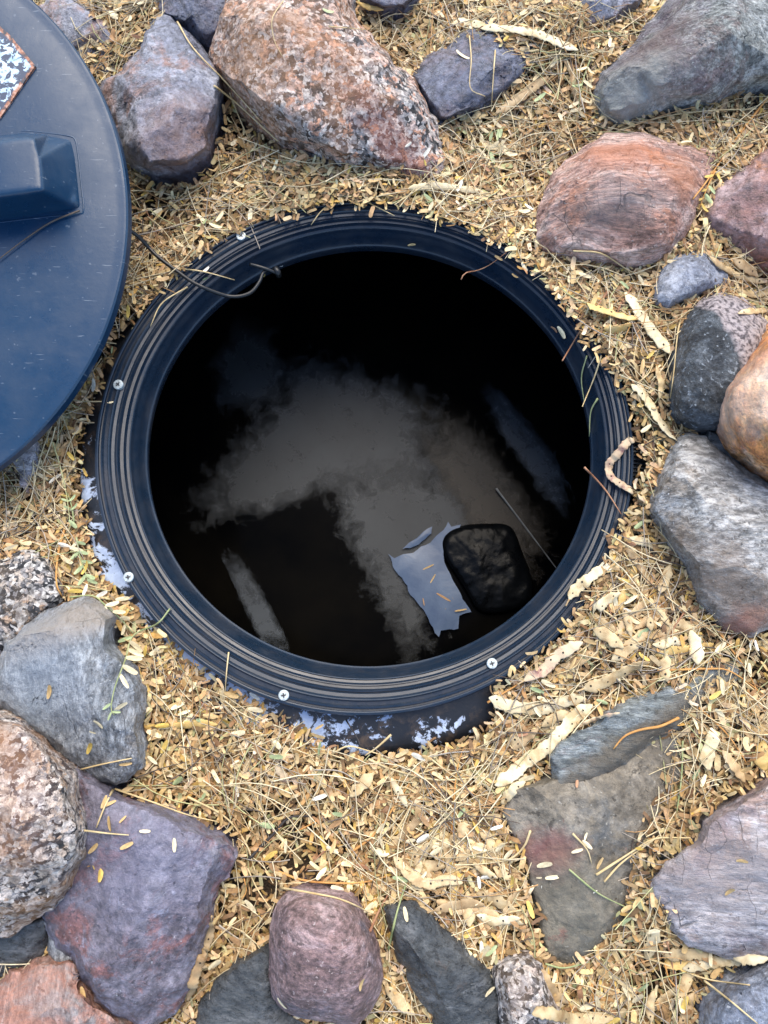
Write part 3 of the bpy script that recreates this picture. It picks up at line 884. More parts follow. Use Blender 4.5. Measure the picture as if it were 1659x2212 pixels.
rock('r5', 'dark glossy blue slab right of the pink granite boulder, under a long pod', BLUE2,
     [(893, 160), (922, 215), (956, 263), (1007, 242), (1070, 202), (1123, 165), (1172, 108), (1207, 70), (1150, 42), (1060, 52), (1000, 80), (935, 125)], .012,
     lines=[['loop', (905, 163, .055), (932, 210, .055), (960, 248, .055), (1004, 230, .06), (1062, 193, .062), (1112, 158, .06), (1152, 104, .055), (1172, 80, .05), (1128, 58, .05), (1060, 62, .055), (1000, 92, .058), (945, 130, .058)], [(1000, 150, .068), (1080, 110, .064)]], smooth=2, amp=.003, freq=30)
rock('r6', 'sliver of dark stone at the very top right of the granite', BLUE2, [(785, -8), (805, 4), (832, 12), (870, 10), (900, -15), (880, -50), (800, -50)], .02, inset=((.85, .045), (.5, .055)))
rock('r7', 'small grey and brown rock at the top left of the large green grey boulder', BLUE,
     [(1240, 18), (1260, 45), (1276, 66), (1330, 43), (1372, 8), (1405, -40), (1320, -70), (1245, -50)], .02,
     lines=[['loop', (1247, 10, .065), (1270, 35, .06), (1320, 15, .065), (1370, -15, .07), (1385, -40, .07), (1320, -60, .075), (1255, -40, .07)]], smooth=2)
rock('r8', 'large green grey boulder with brown stains in the top right corner', GREEN,
     [(1490, -40), (1440, 15), (1400, 60), (1346, 113), (1306, 153), (1290, 190), (1292, 225), (1303, 250), (1331, 264), (1375, 257), (1430, 245), (1492, 234), (1600, 205), (1740, 185), (1790, 60), (1740, -90), (1560, -90)], .02,
     lines=[['loop', (1530, -50, .12), (1470, 30, .115), (1420, 85, .11), (1365, 130, .10), (1325, 165, .09), (1312, 195, .08), (1325, 225, .07), (1380, 228, .07), (1490, 205, .075), (1600, 175, .08), (1720, 150, .08), (1760, 60, .1), (1720, -70, .12), (1580, -70, .125)], [(1430, 150, .115), (1520, 110, .125), (1620, 60, .13)]], smooth=5, amp=.0028, freq=24)
rock('r9', 'pink banded rock with an orange streak along its top face, right of the riser', BAND,
     [(1310, 297), (1372, 296), (1434, 309), (1500, 315), (1541, 321), (1549, 333), (1527, 394), (1510, 430), (1497, 457), (1480, 490), (1466, 511), (1445, 538), (1419, 555), (1357, 569), (1290, 562), (1208, 550), (1180, 535), (1163, 507), (1165, 463), (1180, 420), (1200, 379), (1237, 343), (1273, 320)], .022,
     lines=[['loop', (1300, 312, .075), (1372, 308, .085), (1440, 322, .09), (1520, 332, .075), (1515, 385, .085), (1487, 445, .085), (1455, 500, .08), (1410, 535, .07), (1357, 545, .065), (1290, 540, .065), (1215, 528, .06), (1188, 500, .06), (1192, 455, .075), (1215, 395, .085), (1250, 355, .08)],
            [(1235, 372, .097), (1290, 376, .108), (1339, 381, .110), (1452, 389, .108), (1490, 402, .10)], [(1250, 440, .098), (1330, 450, .102), (1420, 460, .10)]], smooth=3, amp=.0022, freq=26, strata=((.1, .99, .25), .021, .0010), jit=.03)
rock('r10', 'rusty red brown rock at the right edge beside the pink banded rock', RUST,
     [(1740, 290), (1659, 320), (1600, 362), (1547, 419), (1512, 464), (1530, 500), (1580, 527), (1640, 562), (1740, 610)], .015,
     lines=[['loop', (1730, 310, .085), (1662, 335, .085), (1605, 375, .08), (1560, 420, .07), (1538, 455, .055), (1600, 462, .075), (1650, 500, .07), (1730, 560, .06)], [(1640, 395, .092), (1655, 440, .09)]], smooth=2)
rock('r11', 'small blue grey rock tucked below the pink banded rock', SLATE,
     [(1434, 576), (1419, 612), (1412, 648), (1425, 664), (1442, 671), (1481, 645), (1528, 624), (1565, 606), (1560, 570), (1532, 550), (1474, 545)], .012, inset=((.88, .04), (.62, .052), (.3, .056)), rnd=True, jit=.06)
rock('r12', 'half black half pale speckled rock wedged against the orange rock', TWO,
     [(1543, 637), (1500, 668), (1466, 728), (1452, 800), (1447, 855), (1459, 904), (1492, 919), (1528, 925), (1600, 915), (1660, 800), (1660, 720), (1640, 680), (1601, 647), (1570, 640)], .015, inset=((.9, .055), (.72, .08), (.4, .092)), rnd=True, jit=.06, amp=.003, smooth=4)
rock('r13', 'big orange rock with pale veins at the right edge', ORANGE,
     [(1740, 650), (1659, 712), (1630, 748), (1601, 790), (1561, 848), (1555, 918), (1572, 966), (1601, 997), (1659, 1043), (1740, 1085), (1850, 1000), (1850, 700)], .03, inset=((.92, .085), (.78, .122), (.45, .15)), rnd=True, jit=.1, amp=.0035, freq=20, smooth=3)
rock('r14', 'large plain grey schist boulder with brown lower face right of the riser', SCHIST,
     [(1492, 939), (1455, 975), (1440, 1015), (1412, 1075), (1407, 1107), (1440, 1156), (1474, 1202), (1499, 1270), (1525, 1315), (1583, 1355), (1620, 1374), (1665, 1350), (1760, 1300), (1790, 1160), (1740, 1060), (1659, 1040), (1600, 1000), (1540, 955)], .02,
     lines=[['loop', (1492, 957, .075), (1470, 985, .08), (1455, 1025, .08), (1428, 1080, .075), (1428, 1105, .075), (1462, 1145, .08), (1500, 1195, .085), (1525, 1255, .08), (1560, 1300, .075), (1620, 1330, .07), (1700, 1290, .08), (1750, 1180, .09), (1710, 1080, .095), (1640, 1055, .095), (1580, 1010, .09), (1530, 970, .085)], [(1500, 1050, .10), (1570, 1120, .112), (1640, 1200, .105)]], smooth=4, amp=.0025, freq=22)
rock('r15', 'flat olive muddy slab at lower right with a red stain, partly covered by litter', OLIVE_STAIN,
     [(1085, 1750), (1105, 1705), (1150, 1690), (1250, 1660), (1400, 1560), (1500, 1500), (1600, 1480), (1620, 1580), (1570, 1710), (1480, 1860), (1364, 1962), (1346, 1995), (1295, 2039), (1270, 2068), (1237, 2087), (1205, 2088), (1189, 2080), (1178, 2045), (1158, 1960), (1138, 1881), (1112, 1810)], -.005,
     lines=[['loop', (1100, 1752, 0.048), (1118, 1715, 0.050), (1200, 1690, 0.050), (1400, 1575, 0.042), (1560, 1530, 0.028), (1540, 1690, 0.020), (1450, 1840, 0.026), (1345, 1950, 0.042), (1285, 2028, 0.046), (1230, 2072, 0.046), (1203, 2065, 0.046), (1175, 1950, 0.048), (1153, 1870, 0.048), (1128, 1800, 0.048)], [(1200, 1800, 0.056), (1260, 1930, 0.054)], [(1270, 1700, 0.058), (1340, 1685, 0.057), (1420, 1640, 0.054)], [(1275, 1780, 0.056), (1305, 1850, 0.054), (1330, 1930, 0.050)]], smooth=3, amp=.0012)
rock('r15b', 'blue green layered ledge of stone lying above the muddy slab', LEDGE,
     [(1195, 1632), (1215, 1600), (1250, 1572), (1330, 1530), (1420, 1485), (1540, 1435), (1580, 1432), (1590, 1470), (1480, 1560), (1400, 1625), (1290, 1700), (1222, 1722), (1202, 1700)], .018,
     lines=[['loop', (1206, 1635, 0.064), (1225, 1608, 0.068), (1258, 1582, 0.070), (1335, 1542, 0.070), (1425, 1500, 0.068), (1540, 1452, 0.061), (1570, 1462, 0.056), (1460, 1545, 0.060), (1390, 1600, 0.058), (1290, 1672, 0.056), (1226, 1704, 0.056)]], smooth=2, amp=.0015, strata=((.5, .8, .3), .014, .0010))
rock('r16', 'grey and pinkish rock with cracks at the right edge near the bottom', GREYP,
     [(1740, 1650), (1659, 1685), (1615, 1715), (1583, 1739), (1518, 1775), (1503, 1812), (1448, 1856), (1410, 1896), (1416, 1943), (1441, 1972), (1459, 2012), (1492, 2042), (1543, 2053), (1601, 2063), (1659, 2065), (1750, 2060), (1790, 1850)], .02,
     lines=[['loop', (1740, 1670, .085), (1662, 1700, .085), (1590, 1750, .085), (1535, 1785, .085), (1520, 1818, .085), (1465, 1862, .075), (1428, 1898, .065), (1433, 1938, .065), (1458, 1965, .065), (1475, 2000, .06), (1505, 2026, .055), (1600, 2045, .055), (1740, 2040, .06), (1770, 1860, .09)], [(1545, 1830, .102), (1580, 1855, .102), (1622, 1915, .095), (1640, 1975, .085)], [(1640, 1770, .10), (1690, 1850, .098)]], smooth=2, amp=.002)
rock('r17', 'smooth grey rock in the bottom right corner', SLATE,
     [(1525, 2240), (1528, 2191), (1546, 2155), (1583, 2118), (1638, 2093), (1740, 2065), (1780, 2180), (1740, 2300), (1560, 2300)], .015, inset=((.9, .05), (.7, .068), (.35, .075)), rnd=True, jit=.05, amp=.0018)
rock('r18', 'small pale speckled granite at the bottom edge below the muddy slab', G4,
     [(1094, 2070), (1073, 2097), (1071, 2125), (1080, 2190), (1095, 2270), (1235, 2270), (1222, 2200), (1194, 2165), (1180, 2118), (1168, 2076), (1130, 2061)], .012, inset=((.88, .045), (.6, .062), (.3, .066)), rnd=True, jit=.1)
rock('r19', 'dark slate rock slanting across the bottom right of the plum boulder', DARK,
     [(832, 1967), (845, 2010), (858, 2060), (883, 2111), (912, 2150), (938, 2180), (950, 2250), (1080, 2260), (1078, 2206), (1080, 2155), (1051, 2093), (1004, 2052), (968, 2020), (938, 1987), (901, 1957), (869, 1955)], .012,
     lines=[['loop', (843, 1972, .05), (858, 2015, .055), (873, 2058, .058), (897, 2105, .06), (950, 2172, .055), (970, 2240, .055), (1060, 2245, .05), (1060, 2160, .05), (1035, 2105, .05), (990, 2066, .05), (930, 2005, .045), (895, 1972, .045)], [(905, 2030, .068), (960, 2110, .07), (1000, 2180, .066)]], smooth=2)
rock('r20', 'rounded plum coloured boulder at the bottom centre', PLUM,
     [(606, 1957), (588, 2009), (584, 2045), (586, 2085), (589, 2120), (602, 2168), (628, 2192), (679, 2207), (720, 2206), (766, 2211), (799, 2173), (815, 2140), (821, 2100), (812, 2055), (796, 2009), (775, 1975), (752, 1946), (694, 1931), (639, 1931)], .02, inset=((.94, .058), (.83, .085), (.6, .105), (.3, .113)), rnd=True, jit=.04, amp=.0022, freq=26, smooth=5, billow=.0005)
rock('r21', 'dark slate rock behind the left side of the plum boulder', DARK,
     [(430, 2215), (445, 2170), (475, 2125), (512, 2082), (562, 2055), (590, 2052), (600, 2130), (612, 2180), (650, 2215), (650, 2290), (430, 2290)], .012,
     lines=[['loop', (446, 2215, .04), (470, 2160, .042), (520, 2095, .045), (556, 2068, .05), (570, 2130, .05), (578, 2190, .045), (590, 2230, .045), (580, 2270, .04), (450, 2270, .04)]], smooth=2)
rock('r22', 'big purple slab with flaked flat top and scattered leaflets at lower left', PURPLE,
     [(109, 1628), (160, 1650), (204, 1681), (248, 1720), (317, 1742), (397, 1771), (474, 1811), (504, 1845), (489, 1897), (453, 1955), (441, 2009), (416, 2100), (397, 2156), (346, 2196), (317, 2216), (255, 2188), (204, 2156), (175, 2108), (157, 2061), (120, 2028), (94, 1977), (90, 1900), (95, 1750)], .02,
     lines=[['loop', (120, 1655, .055), (165, 1672, .06), (215, 1705, .068), (255, 1728, .078), (318, 1755, .085), (383, 1785, .088), (440, 1808, .085), (456, 1824, .085), (434, 1893, .09), (412, 1984, .09), (383, 2028, .09), (368, 2072, .088), (346, 2147, .085), (338, 2185, .08), (316, 2204, .075), (262, 2178, .078), (213, 2147, .08), (184, 2100, .08), (167, 2052, .078), (130, 2018, .075), (106, 1972, .07), (105, 1900, .07), (112, 1760, .06)], [(280, 1830, .092), (290, 1980, .096), (300, 2090, .092)]], smooth=1, amp=.0014, freq=30, jit=.07, billow=.001)
rock('r23', 'big buff speckled granite at the left edge resting on the purple slab', G2,
     [(-70, 1520), (0, 1543), (40, 1556), (90, 1598), (120, 1640), (152, 1678), (160, 1718), (183, 1790), (178, 1840), (152, 1908), (112, 1962), (60, 1996), (0, 2022), (-80, 2040), (-180, 1900), (-170, 1650)], .05,
     lines=[['loop', (-60, 1545, .13), (0, 1565, .135), (50, 1590, .135), (88, 1630, .14), (128, 1680, .14), (138, 1725, .14), (160, 1790, .135), (152, 1835, .13), (125, 1890, .12), (85, 1935, .11), (0, 1985, .10), (-70, 2000, .1), (-150, 1880, .13), (-140, 1660, .14)], [(0, 1680, .165), (60, 1760, .168), (40, 1850, .155)]], smooth=3, amp=.0042, freq=26, jit=.07)
rock('r24', 'dark grey stone showing below the buff granite at the left edge', DARK,
     [(-60, 2020), (0, 2010), (60, 1990), (98, 1980), (104, 2015), (82, 2060), (38, 2094), (-60, 2120)], .008, lines=[['loop', (-50, 2035, .042), (40, 2010, .045), (88, 1995, .045), (88, 2018, .04), (60, 2048, .035), (-40, 2080, .03)]], smooth=2)
rock('r25', 'small dark grey stone squeezed between the purple slab and the salmon stone', GREYB, [(92, 1985), (128, 2018), (165, 2055), (168, 2080), (120, 2080), (106, 2050)], .01, inset=((.8, .035), (.4, .042)))
rock('r26', 'salmon pink and grey rock in the bottom left corner', PINK,
     [(-40, 2200), (3, 2140), (26, 2100), (58, 2092), (80, 2078), (106, 2073), (160, 2070), (176, 2115), (204, 2160), (255, 2193), (310, 2230), (310, 2290), (-40, 2290)], .012,
     lines=[['loop', (-20, 2200, .06), (18, 2145, .06), (38, 2110, .058), (62, 2105, .055), (70, 2130, .05), (95, 2095, .065), (150, 2085, .065), (160, 2120, .06), (190, 2165, .055), (240, 2205, .05), (280, 2250, .045), (-20, 2270, .06)], [(110, 2150, .078), (120, 2200, .075)]], smooth=2, amp=.003)
rock('r27', 'blue grey block of stone with a flat brown top face left of the riser', GREYB,
     [(182, 1292), (215, 1309), (238, 1340), (234, 1394), (256, 1420), (282, 1445), (293, 1471), (301, 1544), (305, 1600), (303, 1654), (270, 1682), (247, 1691), (182, 1661), (145, 1635), (109, 1610), (66, 1574), (33, 1545), (-5, 1526), (-8, 1456), (14, 1409), (18, 1393), (73, 1346), (139, 1309)], .02,
     lines=[[(22, 1402, .108), (70, 1385, .112), (128, 1367, .112), (178, 1344, .106), (215, 1332, .092)], ['loop', (180, 1302, .065), (208, 1318, .07), (228, 1342, .08), (222, 1396, .085), (243, 1425, .085), (276, 1475, .082), (285, 1545, .08), (287, 1640, .07), (250, 1674, .065), (188, 1645, .07), (115, 1592, .075), (70, 1555, .08), (40, 1530, .085), (8, 1505, .085), (8, 1455, .09), (18, 1420, .1), (24, 1396, .1), (78, 1353, .075), (140, 1318, .065)], [(120, 1430, .114), (160, 1500, .11), (220, 1560, .098)]], smooth=2, amp=.0018)
rock('r28', 'small weathered speckled granite at the left edge above the blue grey block', G3,
     [(-60, 1225), (0, 1212), (66, 1194), (102, 1215), (122, 1252), (131, 1297), (75, 1348), (20, 1395), (-60, 1440)], .008, lines=[['loop', (-50, 1245, .05), (0, 1232, .052), (62, 1214, .05), (92, 1232, .05), (105, 1258, .048), (110, 1290, .045), (65, 1330, .045), (12, 1375, .045), (-50, 1410, .045)], [(20, 1290, .062), (60, 1270, .058)]], smooth=3, amp=.003)
rock('r29', 'little grey stone just below the lid at the left', GREYP, [(35, 958), (60, 950), (78, 962), (73, 1010), (57, 1056), (43, 1042), (37, 1000)], .008, inset=((.8, .022), (.4, .026)))
rock('r30', 'small dark stone in the gap between the orange rock and the grey schist', DARK, [(1532, 930), (1570, 950), (1605, 985), (1598, 1012), (1560, 1000), (1530, 965)], .02, inset=((.75, .05), (.4, .055)))
rock('r31', 'grey stone under the middle of the black lid', GREYB, [(-420, 330), (-300, 300), (-240, 420), (-260, 600), (-390, 640), (-480, 500)], .02, inset=((.9, .07), (.7, .086), (.4, .089)), rnd=True)

# ------------------------------------------------------------------ lid lying to the left on the rocks
ZL = .112
LTILT = math.radians(7.0)
LROT = Matrix.Rotation(LTILT, 3, 'X')
LNOR = LROT @ Vector((0, 0, 1))
LC = P(-396, 476, ZL)
LR = .3436
M_LID = plastic('lid_plastic', base=(.003, .029, .072), rough=.24, dust=.10, bumps=.12, dustcol=(.06, .07, .085), seed=4., specks=.13, scratch=.35)  # navy base puts the blue sky reflection into black plastic
lid = empty('riser_lid', LC, 'large round black plastic lid with raised handle lying at the left', 'lid')
lid.rotation_euler = (LTILT, 0, 0)
def lp(u, v, dz=0.0):
    d = Vector(ray(u, v)); o = Vector((0, 0, CAM_H))
    c0 = LC + LNOR * dz
    t = (c0 - o).dot(LNOR) / d.dot(LNOR)
    return LROT.transposed() @ (o + d * t - LC)
def lw(V): return np.asarray(V) @ np.array(LROT).T + np.array(LC)
def build_lid():
    n = 260
    prof = [(0, -.012), (LR - .012, -.012), (LR - .004, -.016), (LR - .0005, -.015), (LR, -.010), (LR - .0004, -.0025), (LR - .0022, -.0004), (LR - .005, 0.0), (LR - .010, -.0006), (LR - .014, .0002), (LR * .8, .0014), (LR * .5, .0022), (0, .0026)]
    V, F = [], []
    for r, z in prof:
        a = np.linspace(0, 2 * math.pi, n, endpoint=False); q = max(r, 1e-4)
        V.append(np.stack([q * np.cos(a), q * np.sin(a), np.full(n, z)], 1))
    V = np.vstack(V)
    V[:, 2] += .0008 * fbm(V * 12, 8, 2)
    for j in range(len(prof) - 1):
        for i in range(n):
            i2 = (i + 1) % n; F.append((j * n + i, j * n + i2, (j + 1) * n + i2, (j + 1) * n + i))
    solid(lw(V), F)
    me = mesh_np('disc', V, F); me.set_sharp_from_angle(angle=math.radians(35))
    link('disc', me, M_LID, lid)
    # handle: hollow bump, flat top to the left, steep at its right end and lower side
    out = [(-190, 330), (-60, 300), (20, 290), (52, 286), (90, 289), (150, 297), (160, 304), (166, 335), (173, 400), (178, 450), (170, 459), (110, 464), (0, 477), (-100, 492), (-200, 505)]
    lines = [['loop', (-150, 345, .052), (-50, 318, .052), (10, 303, .052), (58, 297, .050), (74, 300, .050), (84, 340, .050), (88, 380, .050), (90, 412, .050), (60, 416, .051), (0, 424, .052), (-100, 440, .052), (-160, 450, .052)],
             [(146, 306, .006), (157, 345, .005), (163, 400, .005), (164, 438, .007)], [(148, 441, .012), (100, 440, .018)]]
    uv, z, tris, bnd = cdt(dense_outline(out, 10, 0, rnd=False), lines, -.002)
    T = [tuple(lp(u, v, d)) for (u, v), d in zip(uv, z)]
    A, Tr = refine(np.array(T), tris, .005, 2, .0002, 20, 3, 0)
    A2 = A.copy()
    me = mesh_np('handle', A2, Tr)
    solid(lw(A2), Tr)
    link('handle', me, M_LID, lid)
    # bead round the handle's foot
    pts = [lp(u, v, .0008) for u, v in [(20, 289), (52, 284), (90, 287), (150, 295), (163, 304), (169, 335), (176, 400), (181, 452), (172, 463), (110, 468), (0, 481), (-100, 496)]]
    pa = spline(pts, 90)
    V, F = tube_arrays(pa, np.full(90, .0014), 6)
    link('handle_bead', mesh_np('handle_bead', V, F), M_LID, lid)
    # weathered sticker
    t = NT('weathered_sticker')
    v = t.coord(warp=.006, wscale=60)
    nz = t.noise(v, 105, 3, .62, .8)
    m = t.ramp(t.math('ADD', nz, t.math('MULTIPLY', t.math('SUBTRACT', t.noise(v, 22, 2), .5), .35)), [(.50, 0.0), (.54, 1.0)])
    c = t.mix(m, (.045, .06, .095), t.ramp(t.noise(v, 70, 3), [(.35, (.30, .46, .62)), (.65, (.66, .80, .84))]))
    at = t.n('ShaderNodeAttribute', attribute_name='tint')
    em = t.math('ADD', at.outputs['Fac'], t.math('MULTIPLY', t.math('SUBTRACT', t.noise(v, 90, 5, .7), .5), .9))
    c = t.mix(t.ramp(em, [(.50, 1.0), (.72, 0.0)]), c, t.ramp(t.noise(v, 160, 3), [(.4, (.05, .045, .05)), (.52, (.36, .14, .07)), (.65, (.5, .34, .26))]))
    ms = t.set(base=c, rough=.4)
    q = [(76, 142), (20, 74), (-50, 12), (-150, 110), (-60, 318), (0, 254)]
    c0 = np.mean(q, axis=0)
    loops = [['loop'] + [(*(c0 + (np.array(p) - c0) * .86), 1.0) for p in q]]
    uv, val, tris, bnd = cdt(dense_outline(q, 8, .004), loops, 0.0)
    T = np.array([tuple(lp(u, v, .0040)) for u, v in uv])
    V = np.vstack([T, T[bnd] - [0, 0, .004]]); nb, nt_ = len(bnd), len(T)
    F = list(tris) + [(bnd[i], nt_ + i, nt_ + (i + 1) % nb, bnd[(i + 1) % nb]) for i in range(nb)]
    val = np.concatenate([val, np.zeros(nb)])
    link('sticker', mesh_np('sticker', V, F, smooth=False, col=np.stack([val] * 3, 1)), ms, lid)
build_lid()

def spot(key, u, v, z, rx, ry, rot, col, amt=.8, soft=.5):
    """a patch of other mineral colour in the stone, at its own place in it"""
    o = ROCKS[key]; m = o.data.materials[0]
    if m.users > 1: m = m.copy(); o.data.materials[0] = m
    nt = m.node_tree; b = next(x for x in nt.nodes if x.type == 'BSDF_PRINCIPLED')
    old = b.inputs['Base Color'].links[0].from_socket
    c0 = P(u, v, z) - o.location
    N = nt.nodes.new
    tc = N('ShaderNodeTexCoord'); sb = N('ShaderNodeVectorMath'); sb.operation = 'SUBTRACT'; sb.inputs[1].default_value = c0
    nt.links.new(tc.outputs['Object'], sb.inputs[0])
    nz = N('ShaderNodeTexNoise'); nz.inputs['Scale'].default_value = 38; nz.inputs['Detail'].default_value = 7; nz.inputs['Roughness'].default_value = .72; nt.links.new(tc.outputs['Object'], nz.inputs['Vector'])
    rt = N('ShaderNodeVectorRotate'); rt.rotation_type = 'Z_AXIS'; rt.inputs['Angle'].default_value = -rot; nt.links.new(sb.outputs[0], rt.inputs['Vector'])
    ml = N('ShaderNodeVectorMath'); ml.operation = 'MULTIPLY'; ml.inputs[1].default_value = (1 / rx, 1 / ry, 8); nt.links.new(rt.outputs[0], ml.inputs[0])
    ln = N('ShaderNodeVectorMath'); ln.operation = 'LENGTH'; nt.links.new(ml.outputs[0], ln.inputs[0])
    ad = N('ShaderNodeMath'); ad.operation = 'MULTIPLY_ADD'; nt.links.new(nz.outputs[0], ad.inputs[0]); ad.inputs[1].default_value = -2.4; nt.links.new(ln.outputs['Value'], ad.inputs[2])
    rp = N('ShaderNodeMapRange'); rp.inputs['From Min'].default_value = -1.2 + 1.0 - soft; rp.inputs['From Max'].default_value = -1.2 + 1.0 + soft; rp.inputs['To Min'].default_value = amt; rp.inputs['To Max'].default_value = 0.0
    nt.links.new(ad.outputs[0], rp.inputs['Value'])
    mx = N('ShaderNodeMix'); mx.data_type = 'RGBA'; nt.links.new(rp.outputs[0], mx.inputs[0]); nt.links.new(old, mx.inputs[6]); mx.inputs[7].default_value = (*col, 1)
    nt.links.new(mx.outputs[2], b.inputs['Base Color'])
spot('r15', 1178, 1840, .04, .030, .022, .2, (.24, .08, .065), .6, .5)
spot('r15', 1240, 1985, .04, .05, .05, 0, (.17, .16, .12), .5, .6)
spot('r9', 1335, 325, .09, .050, .020, -.1, (.50, .19, .09), .62, .6)
spot('r9', 1480, 365, .09, .028, .028, 0, (.46, .18, .08), .6, .5)
spot('r9', 1330, 430, .1, .06, .022, .1, (.26, .22, .21), .5, .6)
spot('r8', 1420, 90, .11, .05, .03, .7, (.16, .10, .085), .7, .5)
spot('r8', 1370, 200, .09, .05, .04, .3, (.34, .37, .35), .6, .6)
spot('r14', 1640, 1345, .08, .025, .02, .5, (.30, .09, .06), .8, .4)
spot('r14', 1600, 1270, .09, .07, .03, -.7, (.24, .17, .12), .6, .6)
spot('r27', 120, 1350, .09, .085, .022, .42, (.34, .29, .24), .75, .4)
spot('r27', 60, 1500, .09, .05, .06, 0, (.30, .36, .43), .55, .6)
spot('r2', 400, 300, .09, .05, .05, .2, (.27, .15, .11), .55, .6)
spot('r1', 520, 110, .11, .06, .09, .3, (.50, .26, .12), .4, .6)
spot('r1', 860, 290, .09, .06, .02, -.7, (.30, .09, .05), .5, .5)
spot('r23', 20, 1720, .15, .03, .07, .2, (.33, .17, .11), .3, .5)
spot('r26', 60, 2160, .06, .035, .05, .3, (.50, .24, .16), .3, .5)
spot('r13', 1640, 830, .14, .03, .05, -.5, (.62, .52, .46), .5, .4)
spot('r13', 1610, 740, .12, .05, .02, .9, (.48, .16, .05), .8, .5)
spot('r22', 300, 1860, .09, .07, .05, 0, (.15, .155, .23), .5, .6)
spot('r16', 1560, 1900, .09, .06, .05, 0, (.44, .36, .33), .6, .6)
spot('r15b', 1330, 1640, .06, .10, .016, .55, (.15, .125, .09), .8, .4)
spot('r15b', 1480, 1540, .06, .08, .016, .55, (.15, .125, .09), .7, .4)
# ------------------------------------------------------------------ finding surfaces for what lies loose
def surf(u, v):
    loc, nor = hit(u, v)
    z = .01
    for _ in range(4):
        p = P(u, v, z); z = float(litter_z(p.x, p.y)) + .003
    p = P(u, v, z)
    rr = float(rr_of(p.x, p.y))
    if loc is not None and (rr < 1.03 or loc.z > p.z): return loc, nor
    if rr < 1.0: return P(u, v, .030), Vector((0, 0, 1))
    return p, Vector((0, 0, 1))

def lay(pts, lift, n, smooth=2):
    """a path over whatever lies under these outline points"""
    sp = spline([Vector((u, v, 0)) for u, v in pts], n)
    z = np.array([surf(u, v)[0].z for u, v, _ in sp])
    q = z.copy()
    for _ in range(smooth):
        q[1:-1] = (q[:-2] + q[1:-1] + q[2:]) / 3
    for _ in range(3):                       # stiff: bridges dips
        q = np.maximum(q, np.concatenate([[q[0]], (q[:-2] + q[2:]) / 2, [q[-1]]]))
    q = np.maximum(q, z) + lift
    return np.array([tuple(P(u, v, h)) for (u, v, _), h in zip(sp, q)])

MPX = .86 / FPX                                # metres per outline pixel near the ground

def tint_material(name, rough=.6, trans=.0, scale=220, spec=.35):
    t = NT(name)
    a = t.n('ShaderNodeAttribute', attribute_name='tint')
    f = t.noise(t.coord(), scale, 3, .6)
    c = t.mix(1.0, a.outputs['Color'], t.ramp(f, [(.3, .72), (.7, 1.22)]), 'MULTIPLY')
    return t.set(base=c, rough=rough, spec=spec)
M_LITTER = tint_material('dry_litter')

PAL = [((.48, .345, .185), 26), ((.58, .455, .27), 26), ((.68, .58, .39), 15), ((.36, .23, .11), 15), ((.19, .12, .065), 8), ((.56, .39, .13), 4), ((.42, .43, .26), 3), ((.74, .67, .52), 3)]
PC = np.array([p[0] for p in PAL]) * [1.07, .975, .81]; PW = np.array([p[1] for p in PAL], float); PW /= PW.sum()

LT = []
for k, (x, w) in enumerate([(0, .24), (.12, .46), (.5, .5), (.88, .47), (1, .26)]):
    if w == 0: LT.append((x - .5, 0, 0))
    else: LT += [(x - .5, w, 0), (x - .5, -w, 0)]
LT = np.array(LT)                              # 10 points: 0 | 1 2 | 3 4 | 5 6 | 7 8 | 9
LF = np.array([t for i in range(0, 8, 2) for t in ((i, i + 1, i + 3), (i, i + 3, i + 2))])

def rotm(yaw, pitch, roll):
    cy, sy, cp, sp, cr, sr = np.cos(yaw), np.sin(yaw), np.cos(pitch), np.sin(pitch), np.cos(roll), np.sin(roll)
    R = np.empty((len(yaw), 3, 3))
    R[:, 0, 0] = cy * cp; R[:, 0, 1] = cy * sp * sr - sy * cr; R[:, 0, 2] = cy * sp * cr + sy * sr
    R[:, 1, 0] = sy * cp; R[:, 1, 1] = sy * sp * sr + cy * cr; R[:, 1, 2] = sy * sp * cr - cy * sr
    R[:, 2, 0] = -sp; R[:, 2, 1] = cp * sr; R[:, 2, 2] = cp * cr
    return R

def in_poly(u, v, poly):
    r = np.zeros(u.shape, bool)
    n = len(poly)
    for i in range(n):
        x1, y1 = poly[i]; x2, y2 = poly[(i + 1) % n]
        c = (y1 > v) != (y2 > v)
        with np.errstate(divide='ignore', invalid='ignore'):
            xx = (x2 - x1) * (v - y1) / (y2 - y1 + 1e-12) + x1
        r ^= c & (u < xx)
    return r

# bare zone round the opening that the litter leaves free
BARE = [(640, 462), (700, 441), (830, 432), (900, 452), (985, 488), (1075, 520), (1130, 572), (1200, 628), (1245, 690), (1300, 770), (1345, 830), (1372, 870), (1388, 930), (1395, 1000), (1385, 1050), (1372, 1100), (1335, 1150),
        (1300, 1232), (1265, 1295), (1205, 1390), (1130, 1445), (1070, 1490), (1085, 1540), (1060, 1580), (1000, 1605), (920, 1628), (800, 1640), (720, 1618), (650, 1572), (560, 1528), (520, 1500), (450, 1470), (380, 1405), (310, 1352), (268, 1290), (240, 1275), (212, 1240), (180, 1150), (163, 1060),
        (165, 960), (180, 900), (205, 850), (235, 770), (262, 700), (320, 660), (400, 592), (470, 530), (560, 482)]
SLAB = [(1080, 1750), (1197, 1640), (1300, 1680), (1420, 1655), (1370, 1690), (1320, 1725), (1288, 1790), (1318, 1850), (1352, 1950), (1290, 2040), (1237, 2088), (1185, 2085), (1172, 2040), (1132, 1881)]
OUTL = []
for k, o in ROCKS.items():
    me = o.data
    co = np.empty(len(me.vertices) * 3, dtype=np.float32); me.vertices.foreach_get('co', co)
    co = co.reshape(-1, 3) + np.array(o.location)
    OUTL.append(co)

